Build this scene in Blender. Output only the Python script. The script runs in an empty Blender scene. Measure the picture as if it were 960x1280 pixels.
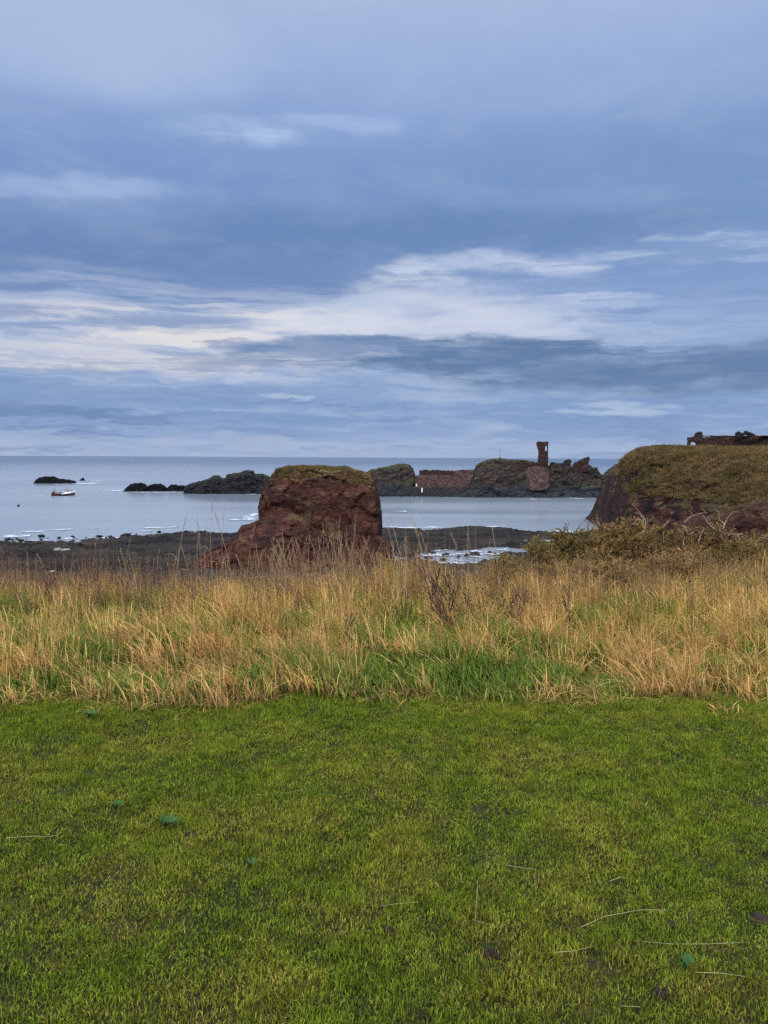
import bpy, math, random
import numpy as np
from mathutils import Matrix, Vector

random.seed(7)
RNG = np.random.default_rng(11)
scene = bpy.context.scene
COL = scene.collection
R = math.radians

# ------------------------------------------------------------------ camera
EYE = 17.5            # metres above the sea
F = 1000.0            # focal length in pixels of the 960 x 1280 photograph
cam_d = bpy.data.cameras.new('camera')
cam = bpy.data.objects.new('camera', cam_d)
COL.objects.link(cam)
cam_d.sensor_fit = 'VERTICAL'
cam_d.sensor_height = 24
cam_d.lens = 24 * F / 1280
cam_d.clip_start = 0.05
cam_d.clip_end = 60000
M = Matrix.Rotation(math.pi/2 - math.atan(68.5/F), 4, 'X') @ Matrix.Rotation(R(0.3), 4, 'Z')
cam.matrix_world = Matrix.Translation((0, 0, EYE)) @ M
scene.camera = cam
M3 = np.array(M.to_3x3())

def ray(px, py):
    d = M3 @ np.array([(px-480)/F, -(py-640)/F, -1.0])
    return d
def P(px, py, Y):
    d = ray(px, py)
    return np.array([0, 0, EYE]) + d * (Y/d[1])
def sea_depth(px, py, z=0.0):
    d = ray(px, py)
    t = (z-EYE)/d[2]
    return d[1]*t

# ------------------------------------------------------------------ noise
def _hash(ix, iy, iz, seed):
    with np.errstate(over='ignore'):
        h = (ix.astype(np.int64)*374761393 + iy.astype(np.int64)*668265263 + iz.astype(np.int64)*2147483647 + seed*974634777) & 0xffffffff
        h = ((h ^ (h >> 13)) * 1274126177) & 0xffffffff
        h = ((h ^ (h >> 16)) * 2246822519) & 0xffffffff
        h = h ^ (h >> 15)
    return (h & 0xffffff)/float(0xffffff)
def vnoise(p, seed=0):
    p = np.asarray(p, float)
    i = np.floor(p).astype(np.int64); f = p-i
    f = f*f*f*(f*(f*6-15)+10)
    r = 0
    for a in (0, 1):
        for b in (0, 1):
            for c in (0, 1):
                w = (f[..., 0] if a else 1-f[..., 0])*(f[..., 1] if b else 1-f[..., 1])*(f[..., 2] if c else 1-f[..., 2])
                r = r + w*_hash(i[..., 0]+a, i[..., 1]+b, i[..., 2]+c, seed)
    return r*2-1
def fbm(p, seed=0, octv=4, rough=0.5):
    p = np.asarray(p, float)
    r = 0; a = 1; s = 0
    for k in range(octv):
        r = r + a*vnoise(p*(2.03**k), seed+k*17); s += a; a *= rough
    return r/s
def ridged(p, seed=0, octv=4):
    p = np.asarray(p, float)
    r = 0; a = 1; s = 0
    for k in range(octv):
        r = r + a*(1-2*np.abs(vnoise(p*(2.1**k), seed+k*31))); s += a; a *= .5
    return r/s
def worley(p, seed=0):
    """distance to and value of the nearest cell point"""
    p = np.asarray(p, float)
    i = np.floor(p).astype(np.int64)
    best = np.full(p.shape[:-1], 9.0); val = np.zeros(p.shape[:-1])
    for a in (-1, 0, 1):
        for b in (-1, 0, 1):
            for c in (-1, 0, 1):
                j = i+np.array([a, b, c])
                q = np.stack([j[..., k]+_hash(j[..., 0], j[..., 1], j[..., 2], seed+5*k) for k in range(3)], -1)
                d = ((p-q)**2).sum(-1)
                v = _hash(j[..., 0], j[..., 1], j[..., 2], seed+77)
                m = d < best
                best = np.where(m, d, best); val = np.where(m, v, val)
    return np.sqrt(best), val

# ------------------------------------------------------------------ mesh helpers
def mesh_obj(name, V, Fc, mat, parent=None, smooth=True, link=True, attrs=None):
    me = bpy.data.meshes.new(name)
    V = np.asarray(V, np.float32)
    if isinstance(Fc, np.ndarray):
        n, k = Fc.shape
        me.vertices.add(len(V)); me.vertices.foreach_set('co', V.ravel())
        me.loops.add(n*k); me.loops.foreach_set('vertex_index', Fc.astype(np.int32).ravel())
        me.polygons.add(n)
        me.polygons.foreach_set('loop_start', np.arange(0, n*k, k, dtype=np.int32))
        me.update(calc_edges=True)
    else:
        me.from_pydata([tuple(map(float, v)) for v in V], [], [tuple(int(i) for i in f) for f in Fc])
        me.update()
    if smooth:
        me.polygons.foreach_set('use_smooth', np.ones(len(me.polygons), bool))
    if attrs:
        for k, a in attrs.items():
            at = me.attributes.new(k, 'FLOAT', 'POINT')
            at.data.foreach_set('value', np.asarray(a, np.float32))
    me.materials.append(mat)
    o = bpy.data.objects.new(name, me)
    if link: COL.objects.link(o)
    if parent is not None: o.parent = parent
    return o
def tag(o, label=None, cat=None, group=None, kind=None):
    if label: o['label'] = label
    if cat: o['category'] = cat
    if group: o['group'] = group
    if kind: o['kind'] = kind
    return o
def empty(name, loc, label, cat, group=None, rz=0):
    o = bpy.data.objects.new(name, None); COL.objects.link(o)
    o.location = loc; o.rotation_euler = (0, 0, rz); o.empty_display_size = .2
    return tag(o, label, cat, group)
def copy_tree(o, parent=None):
    c = o.copy(); COL.objects.link(c); c.parent = parent
    for ch in list(o.children): copy_tree(ch, c)
    return c

class MB:
    def __init__(s): s.v = []; s.f = []
    def box(s, c, size, rz=0, taper=1.0):
        n = len(s.v); cx, cy, cz = c; a, b, h = size[0]/2, size[1]/2, size[2]/2
        for z, k in ((-h, 1), (h, taper)):
            for x, y in ((-a, -b), (a, -b), (a, b), (-a, b)):
                x *= k; y *= k
                s.v.append((cx+x*math.cos(rz)-y*math.sin(rz), cy+x*math.sin(rz)+y*math.cos(rz), cz+z))
        for f in ((0, 3, 2, 1), (4, 5, 6, 7), (0, 1, 5, 4), (1, 2, 6, 5), (2, 3, 7, 6), (3, 0, 4, 7)):
            s.f.append([n+i for i in f])
    def tube(s, pts, rad, seg=6):
        pts = [np.array(p, float) for p in pts]
        if not hasattr(rad, '__len__'): rad = [rad]*len(pts)
        n0 = len(s.v)
        for i, p in enumerate(pts):
            d = pts[min(i+1, len(pts)-1)]-pts[max(i-1, 0)]
            d /= (np.linalg.norm(d)+1e-9)
            a = np.cross(d, [0, 0, 1.0] if abs(d[2]) < .9 else [1.0, 0, 0]); a /= np.linalg.norm(a)
            b = np.cross(d, a)
            for k in range(seg):
                t = 2*math.pi*k/seg
                s.v.append(tuple(p+rad[i]*(math.cos(t)*a+math.sin(t)*b)))
        for i in range(len(pts)-1):
            for k in range(seg):
                a0 = n0+i*seg+k; a1 = n0+i*seg+(k+1) % seg
                s.f.append([a0, a1, a1+seg, a0+seg])
        s.f.append([n0+k for k in range(seg)][::-1]); s.f.append([n0+(len(pts)-1)*seg+k for k in range(seg)])
    def blob(s, c, r, squash=(1, 1, 1), seg=8, rings=5, jit=.15, seed=0):
        n0 = len(s.v); rn = random.Random(seed)
        for i in range(1, rings):
            ph = math.pi*i/rings
            for k in range(seg):
                t = 2*math.pi*k/seg; q = r*(1+rn.uniform(-jit, jit))
                s.v.append((c[0]+q*squash[0]*math.sin(ph)*math.cos(t), c[1]+q*squash[1]*math.sin(ph)*math.sin(t), c[2]+q*squash[2]*math.cos(ph)))
        t_ = len(s.v); s.v.append((c[0], c[1], c[2]+r*squash[2])); b_ = len(s.v); s.v.append((c[0], c[1], c[2]-r*squash[2]))
        for i in range(rings-2):
            for k in range(seg):
                a0 = n0+i*seg+k; a1 = n0+i*seg+(k+1) % seg
                s.f.append([a0, a0+seg, a1+seg, a1])
        for k in range(seg):
            s.f.append([t_, n0+k, n0+(k+1) % seg])
            q = n0+(rings-2)*seg
            s.f.append([b_, q+(k+1) % seg, q+k])
    def build(s, name, mat, parent=None, smooth=False):
        return mesh_obj(name, s.v, s.f, mat, parent, smooth)

# ------------------------------------------------------------------ node helpers
class NT:
    def __init__(s, tree): s.t = tree; s.n = tree.nodes; s.l = tree.links
    def new(s, typ, **kw):
        n = s.n.new(typ)
        for k, v in kw.items(): setattr(n, k, v)
        return n
    def put(s, sock, v):
        if v is None: return
        if isinstance(v, bpy.types.NodeSocket): s.l.new(v, sock)
        else:
            if hasattr(sock, 'default_value') and hasattr(sock.default_value, '__len__') and not hasattr(v, '__len__'):
                v = [v]*len(sock.default_value)
            if hasattr(v, '__len__') and len(v) == 3 and sock.type == 'RGBA': v = (*v, 1)
            sock.default_value = v
    def math(s, op, a, b=None, c=None, clamp=False):
        n = s.new('ShaderNodeMath', operation=op, use_clamp=clamp)
        s.put(n.inputs[0], a)
        if b is not None: s.put(n.inputs[1], b)
        if c is not None: s.put(n.inputs[2], c)
        return n.outputs[0]
    def vmath(s, op, a, b=None, scale=None):
        n = s.new('ShaderNodeVectorMath', operation=op)
        s.put(n.inputs[0], a)
        if b is not None: s.put(n.inputs[1], b)
        if scale is not None: s.put(n.inputs['Scale'], scale)
        return n.outputs[1] if op in ('DOT_PRODUCT', 'LENGTH', 'DISTANCE') else n.outputs[0]
    def mix(s, fac, a, b, blend='MIX'):
        n = s.new('ShaderNodeMix', data_type='RGBA', blend_type=blend)
        s.put(n.inputs[0], fac); s.put(n.inputs[6], a); s.put(n.inputs[7], b)
        return n.outputs[2]
    def noise(s, vec, scale, detail=4, rough=.5, dist=0, out=0):
        n = s.new('ShaderNodeTexNoise')
        s.put(n.inputs['Vector'], vec)
        s.put(n.inputs['Scale'], scale); s.put(n.inputs['Detail'], detail); s.put(n.inputs['Roughness'], rough); s.put(n.inputs['Distortion'], dist)
        return n.outputs[out]
    def ss(s, v, lo, hi, a=0., b=1.):
        n = s.new('ShaderNodeMapRange', interpolation_type='SMOOTHSTEP')
        s.put(n.inputs[0], v); s.put(n.inputs[1], lo); s.put(n.inputs[2], hi); s.put(n.inputs[3], a); s.put(n.inputs[4], b)
        return n.outputs[0]
    def ramp(s, v, stops, interp='LINEAR'):
        n = s.new('ShaderNodeValToRGB'); s.put(n.inputs[0], v)
        cr = n.color_ramp; cr.interpolation = interp
        while len(cr.elements) < len(stops): cr.elements.new(.5)
        for e, (p, c) in zip(cr.elements, stops):
            e.position = p; e.color = (*c, 1)
        return n.outputs[0]
    def xyz(s, v):
        n = s.new('ShaderNodeSeparateXYZ'); s.put(n.inputs[0], v); return n.outputs
    def comb(s, x, y, z):
        n = s.new('ShaderNodeCombineXYZ'); s.put(n.inputs[0], x); s.put(n.inputs[1], y); s.put(n.inputs[2], z); return n.outputs[0]
    def mapping(s, v, scale=(1, 1, 1), rot=(0, 0, 0), loc=(0, 0, 0)):
        n = s.new('ShaderNodeMapping'); s.put(n.inputs[0], v)
        n.inputs['Scale'].default_value = scale; n.inputs['Rotation'].default_value = rot; n.inputs['Location'].default_value = loc
        return n.outputs[0]
def new_mat(name):
    m = bpy.data.materials.new(name); m.use_nodes = True
    t = NT(m.node_tree); t.n.clear()
    out = t.new('ShaderNodeOutputMaterial')
    return m, t, out
def principled(t, out, col, rough=.8, bump=None, bump_s=.3, bump_d=.1, spec=.3, metal=0.):
    b = t.new('ShaderNodeBsdfPrincipled')
    t.put(b.inputs['Base Color'], col); t.put(b.inputs['Roughness'], rough)
    t.put(b.inputs['Specular IOR Level'], spec); t.put(b.inputs['Metallic'], metal)
    if bump is not None:
        bn = t.new('ShaderNodeBump'); bn.inputs['Strength'].default_value = bump_s; bn.inputs['Distance'].default_value = bump_d
        t.put(bn.inputs['Height'], bump); t.l.new(bn.outputs[0], b.inputs['Normal'])
    t.l.new(b.outputs[0], out.inputs[0])
    return b
def simple(name, col, rough=.6, var=.25, scale=6, spec=.3):
    m, t, out = new_mat(name)
    g = t.new('ShaderNodeNewGeometry')
    n = t.noise(g.outputs['Position'], scale, 4, .6)
    c = t.mix(t.ss(n, .3, .7), [x*(1-var) for x in col], [min(1, x*(1+var)) for x in col])
    principled(t, out, c, rough, n, .3, .02, spec)
    return m

# ------------------------------------------------------------------ materials
def rock_mat(name, c1, c2, c3, g1=None, g2=None, thr=.6, tide=2.0, tide_c=(.02, .019, .018), sc=.35, strata=0., grass_zmin=-99, cracks=.8, gully=0., brick=False, lichen=None, bump_d=.25):
    m, t, out = new_mat(name)
    g = t.new('ShaderNodeNewGeometry'); pos = g.outputs['Position']; nz = t.xyz(g.outputs['Normal'])[2]
    pz = t.xyz(pos)[2]
    n1 = t.noise(pos, sc, 6, .62)
    st = t.mapping(pos, (1, 1, 2.1), (R(14), R(-24), 0))
    n2 = t.noise(st, sc*1.6, 6, .65, .6)
    n3 = t.noise(pos, sc*9, 5, .7)
    vor = t.new('ShaderNodeTexVoronoi', feature='DISTANCE_TO_EDGE'); t.put(vor.inputs['Vector'], t.vmath('ADD', st, t.vmath('SCALE', t.noise(pos, sc*3, 3, .6, 0, 1), None, 1.2))); vor.inputs['Scale'].default_value = sc*1.5
    crack = t.ss(vor.outputs[0], .0, .09)
    c = t.mix(t.ss(n1, .38, .62), c1, c2)
    c = t.mix(t.ss(n2, .5, .68), c, c3)
    c = t.mix(t.math('MULTIPLY', t.ss(n3, .35, .6, .55, 0.), 1.), c, [x*.25 for x in c1])
    c = t.mix(t.math('SUBTRACT', cracks, t.math('MULTIPLY', crack, cracks)), c, [x*.2 for x in c1])
    if brick:
        b = t.new('ShaderNodeTexBrick'); t.put(b.inputs['Vector'], t.comb(t.math('ADD', t.xyz(pos)[0], t.xyz(pos)[1]), pz, 0))
        b.inputs['Scale'].default_value = 1.; b.inputs['Brick Width'].default_value = .7; b.inputs['Row Height'].default_value = .35; b.inputs['Mortar Size'].default_value = .04
        b.inputs['Color1'].default_value = (1, 1, 1, 1); b.inputs['Color2'].default_value = (.55, .5, .5, 1); b.inputs['Mortar'].default_value = (.35, .33, .3, 1)
        c = t.mix(.75, c, b.outputs[0], 'MULTIPLY')
    if lichen:
        c = t.mix(t.ss(t.noise(pos, sc*.8, 5, .6), .56, .66, 0, .75), c, lichen)
    if g1:
        gn = t.noise(pos, sc*3.2, 5, .65)
        gc = t.mix(t.ss(t.noise(pos, sc*1.1, 5, .7), .35, .65), g1, g2)
        gc = t.mix(t.ss(n3, .35, .65, .65, 0), gc, [x*.4 for x in g1])
        k = t.math('ADD', nz, t.math('MULTIPLY', t.math('SUBTRACT', gn, .5), 1.0))
        k = t.math('ADD', k, t.math('MULTIPLY', t.math('SUBTRACT', n2, .5), .6))
        if gully:
            gl = t.noise(t.mapping(pos, (1, .6, .22), (0, R(-36), 0)), .30, 4, .6, .4)
            k = t.math('ADD', k, t.math('MULTIPLY', t.math('SUBTRACT', gl, .5), gully))
            c = t.mix(t.ss(gl, .5, .36, 0, .7), c, (.012, .009, .009))
        k = t.math('MULTIPLY', t.ss(k, thr-.1, thr+.1), t.ss(pz, grass_zmin, grass_zmin+2.5))
        c = t.mix(k, c, gc)
    w = t.ss(t.math('ADD', pz, t.math('MULTIPLY', n1, 3.0)), tide+1., tide+2.6)
    c = t.mix(w, tide_c, c)
    rough = t.math('ADD', .62, t.math('MULTIPLY', w, .3))
    hgt = t.math('ADD', t.math('MULTIPLY', n3, .35), t.math('ADD', t.math('MULTIPLY', n2, .7), t.math('MULTIPLY', crack, .5)))
    principled(t, out, c, rough, hgt, .9, bump_d/sc*.35, .2)
    return m

MAT = {}
MAT['stack'] = rock_mat('red_sandstone', (.078, .024, .014), (.030, .012, .009), (.13, .058, .030), (.10, .095, .024), (.19, .145, .045), .86, -2.2, sc=.26, cracks=.2, grass_zmin=10.5, lichen=(.10, .062, .026))
MAT['headland'] = rock_mat('grassy_cliff', (.060, .021, .015), (.034, .014, .011), (.085, .032, .022), (.058, .046, .016), (.105, .072, .028), .56, -2.2, sc=.16, grass_zmin=2.5, cracks=.2, gully=3.2)
MAT['crag'] = rock_mat('grey_brown_crag', (.055, .033, .026), (.038, .034, .028), (.085, .05, .038), (.045, .046, .017), (.065, .058, .022), .68, 4.6, tide_c=(.024, .025, .026), sc=.16, lichen=(.06, .06, .026), grass_zmin=5)
MAT['reef'] = rock_mat('dark_reef_rock', (.024, .022, .022), (.018, .018, .019), (.035, .03, .027), (.035, .036, .018), (.04, .04, .02), .8, .6, tide_c=(.016, .017, .018), sc=.22)
MAT['black_rock'] = rock_mat('black_wet_rock', (.007, .007, .008), (.005, .005, .006), (.010, .009, .009), tide=.2, tide_c=(.005, .005, .006), sc=.3)
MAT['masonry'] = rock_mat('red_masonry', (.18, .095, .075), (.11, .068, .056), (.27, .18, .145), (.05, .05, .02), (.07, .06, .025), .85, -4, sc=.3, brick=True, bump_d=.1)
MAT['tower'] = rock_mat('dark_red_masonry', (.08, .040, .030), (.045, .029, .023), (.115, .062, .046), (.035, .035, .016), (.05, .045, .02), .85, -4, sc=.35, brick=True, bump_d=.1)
MAT['quay'] = rock_mat('weedy_quay_stone', (.06, .042, .036), (.04, .036, .032), (.1, .062, .052), (.04, .042, .02), (.05, .05, .02), .95, 1.2, tide_c=(.025, .027, .026), sc=.3)
MAT['fort'] = rock_mat('weathered_wall_stone', (.085, .04, .03), (.05, .03, .024), (.13, .075, .05), (.06, .055, .022), (.08, .07, .03), .9, -4, sc=.5, brick=True, bump_d=.1)
MAT['black'] = simple('tarry_black', (.008, .008, .009), .7)

# sea
def sea_material():
    m, t, out = new_mat('sea_water')
    g = t.new('ShaderNodeNewGeometry'); pos = g.outputs['Position']
    n = t.noise(t.mapping(pos, (.5, 1., 1), (0, 0, R(12))), .9, 5, .6, .3)
    n2 = t.noise(t.mapping(pos, (.05, .16, 1), (0, 0, R(-8))), .35, 4, .6, .5)
    big = t.noise(t.mapping(pos, (.004, .016, 1)), 1., 4, .55, .4)
    h = t.math('ADD', t.math('MULTIPLY', n, .35), t.math('MULTIPLY', n2, 1.3))
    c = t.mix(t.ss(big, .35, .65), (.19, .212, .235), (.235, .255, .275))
    c = t.mix(t.ss(t.xyz(pos)[1], 300, 2500), c, (.05, .08, .13))  # far water darkened in colour for reflected higher sky; inshore stays silty and pale
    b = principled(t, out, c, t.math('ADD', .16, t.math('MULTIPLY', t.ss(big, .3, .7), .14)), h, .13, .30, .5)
    b.inputs['IOR'].default_value = 1.33
    return m
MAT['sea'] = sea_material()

def foam_mat():
    m, t, out = new_mat('sea_foam')
    g = t.new('ShaderNodeNewGeometry')
    n = t.noise(g.outputs['Position'], 1.5, 4, .6)
    principled(t, out, t.mix(t.ss(n, .35, .65), (.36, .40, .44), (.58, .61, .64)), .7, n, .5, .1)
    return m
MAT['foam'] = foam_mat()

def shore_mat():
    m, t, out = new_mat('weedy_shore_rock')
    g = t.new('ShaderNodeNewGeometry'); pos = g.outputs['Position']
    n1 = t.noise(t.mapping(pos, (.5, 1, 1)), .12, 6, .6)
    n2 = t.noise(pos, .9, 6, .7); n3 = t.noise(pos, 4., 4, .7)
    c = t.mix(t.ss(n1, .4, .6), (.012, .011, .010), (.036, .029, .024))
    c = t.mix(t.ss(n2, .52, .68), c, (.055, .042, .035))
    c = t.mix(t.ss(n2, .38, .3), c, (.012, .012, .010))
    c = t.mix(t.ss(t.noise(t.mapping(pos, (.25, 1, 1)), .22, 5, .65), .55, .66, 0, .7), c, (.07, .048, .04))
    c = t.mix(t.ss(t.xyz(pos)[1], 125, 85, 0, .7), c, (.055, .028, .022))
    principled(t, out, c, t.ss(n2, .3, .6, .6, .95), t.math('ADD', t.math('MULTIPLY', n3, .3), n2), 1., .6, .12)
    return m
MAT['shore'] = shore_mat()

def soil_mat():
    m, t, out = new_mat('turf_soil')
    g = t.new('ShaderNodeNewGeometry'); pos = g.outputs['Position']
    n1 = t.noise(pos, 2.2, 5, .6); n2 = t.noise(pos, 30, 4, .7)
    c = t.mix(t.ss(n1, .4, .6), (.026, .034, .008), (.045, .036, .012))
    c = t.mix(t.ss(n2, .45, .65), c, (.014, .009, .005))
    principled(t, out, c, .95, n2, .8, .02, .1)
    return m
MAT['soil'] = soil_mat()

def blade_mat(name, pal_a, pal_b, dry, base, patch=1.3, amount=(.45, .65), dryprob=.2, trans=.18, hue2=None, gloss=.08, tuftw=.0, var=1.0):
    """pal_a/pal_b: green colours mixed by world noise; dry: colour of the dead blades; base: colour at a blade's foot"""
    m, t, out = new_mat(name)
    g = t.new('ShaderNodeNewGeometry'); pos = g.outputs['Position']
    rn = t.new('ShaderNodeAttribute', attribute_name='rnd').outputs['Fac']
    tp = t.new('ShaderNodeAttribute', attribute_name='tip').outputs['Fac']
    n1 = t.noise(pos, patch, 4, .62)
    n2 = t.noise(pos, patch*3.7, 3, .6)
    c = t.mix(t.ss(n1, amount[0], amount[1]), pal_a, pal_b)
    c = t.mix(t.math('MULTIPLY', t.math('FRACT', t.math('MULTIPLY', rn, 7.3)), .55), c, [x*1.9 for x in pal_b])
    ob = t.new('ShaderNodeObjectInfo').outputs['Random']
    rd = t.math('ADD', t.math('MULTIPLY', rn, 1-tuftw), t.math('MULTIPLY', ob, tuftw))
    dp = t.math('ADD', dryprob, t.math('MULTIPLY', t.math('SUBTRACT', t.math('ADD', t.math('MULTIPLY', n2, .5), t.math('MULTIPLY', n1, .6)), .55), 1.6))
    isdry = t.math('LESS_THAN', rd, dp)
    dc = t.mix(t.math('FRACT', t.math('MULTIPLY', rn, 31.7)), dry, [x*.5 for x in dry])
    dc = t.mix(t.math('MULTIPLY', t.math('FRACT', t.math('MULTIPLY', ob, 17.3)), .5*tuftw*2), dc, [dry[0]*.8, dry[1]*.62, dry[2]*.55])
    if hue2: dc = t.mix(t.ss(t.noise(pos, patch*.8, 3, .5), .42, .62), dc, hue2)
    c = t.mix(isdry, c, dc)
    c = t.mix(t.ss(tp, .0, .5, .85, 0.), c, base)  # blade feet darkened: dead growth, plus shade between blades painted in
    vary = t.math('ADD', .92-.5*var, t.math('MULTIPLY', t.math('FRACT', t.math('MULTIPLY', rn, 53.1)), var))
    vary = t.math('MULTIPLY', vary, t.ss(t.noise(pos, patch*5, 4, .7), .3, .7, .62, 1.3))
    c = t.vmath('SCALE', c, None, vary)
    d = t.new('ShaderNodeBsdfDiffuse'); t.put(d.inputs[0], c)
    tr = t.new('ShaderNodeBsdfTranslucent'); t.put(tr.inputs[0], c)
    gl = t.new('ShaderNodeBsdfGlossy'); gl.inputs['Roughness'].default_value = .45; gl.inputs[0].default_value = (.6, .6, .6, 1)
    mx = t.new('ShaderNodeMixShader'); mx.inputs[0].default_value = trans
    t.l.new(d.outputs[0], mx.inputs[1]); t.l.new(tr.outputs[0], mx.inputs[2])
    m2 = t.new('ShaderNodeMixShader')
    fr = t.new('ShaderNodeFresnel'); fr.inputs[0].default_value = 1.35
    t.l.new(t.math('MULTIPLY', fr.outputs[0], gloss), m2.inputs[0])
    t.l.new(mx.outputs[0], m2.inputs[1]); t.l.new(gl.outputs[0], m2.inputs[2])
    t.l.new(m2.outputs[0], out.inputs[0])
    return m
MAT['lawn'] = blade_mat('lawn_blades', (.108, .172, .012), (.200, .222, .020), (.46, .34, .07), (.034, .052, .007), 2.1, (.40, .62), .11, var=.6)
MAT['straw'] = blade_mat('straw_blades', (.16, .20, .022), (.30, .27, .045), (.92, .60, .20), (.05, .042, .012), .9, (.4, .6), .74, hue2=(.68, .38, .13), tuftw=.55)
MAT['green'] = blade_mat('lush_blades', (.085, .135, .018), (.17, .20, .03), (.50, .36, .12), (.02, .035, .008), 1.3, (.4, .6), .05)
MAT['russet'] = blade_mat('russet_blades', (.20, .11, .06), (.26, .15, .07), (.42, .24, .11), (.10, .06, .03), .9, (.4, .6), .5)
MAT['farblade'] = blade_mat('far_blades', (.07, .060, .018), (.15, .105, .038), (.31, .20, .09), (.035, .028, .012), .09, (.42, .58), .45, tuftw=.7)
MAT['gorse'] = blade_mat('gorse_spines', (.17, .13, .035), (.27, .16, .055), (.46, .27, .10), (.04, .028, .014), 1.2, (.38, .6), .56)
MAT['gorse_green'] = blade_mat('green_gorse_spines', (.15, .12, .032), (.24, .16, .05), (.42, .25, .09), (.03, .03, .012), 1.2, (.38, .6), .34)
MAT['twig'] = simple('grey_dead_wood', (.27, .19, .13), .85, .3, 30)
MAT['bark'] = simple('gorse_bark', (.10, .065, .04), .9, .3, 30)
MAT['stalk'] = simple('dry_stalk', (.36, .23, .12), .8, .3, 12)
MAT['palestalk'] = simple('pale_dry_stalk', (.40, .32, .16), .8, .3, 12)
MAT['redstalk'] = simple('brown_stalk', (.13, .065, .04), .85, .3, 12)
MAT['redreed'] = simple('reddish_dry_stalk', (.30, .15, .09), .8, .3, 12)
MAT['seed'] = simple('dark_seedhead', (.035, .016, .012), .9, .4, 60)
MAT['weedleaf'] = simple('weed_leaf', (.045, .09, .028), .95, .3, 20, .05)
MAT['mud'] = simple('dark_mud', (.03, .016, .011), .95, .4, 30)
MAT['white'] = simple('white_paint', (.78, .76, .72), .4, .06)
MAT['orange'] = simple('orange_paint', (.42, .10, .045), .4, .1)
MAT['red_hull'] = simple('dark_red_hull', (.15, .022, .02), .4, .15)
MAT['dark_hull'] = simple('dark_hull', (.018, .015, .02), .45, .15)
MAT['glass'] = simple('dark_window', (.01, .012, .015), .1, .05)
MAT['metal'] = simple('grey_metal', (.16, .16, .17), .5, .15)
MAT['palestone'] = simple('pale_stone', (.22, .22, .19), .8, .15)

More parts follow.
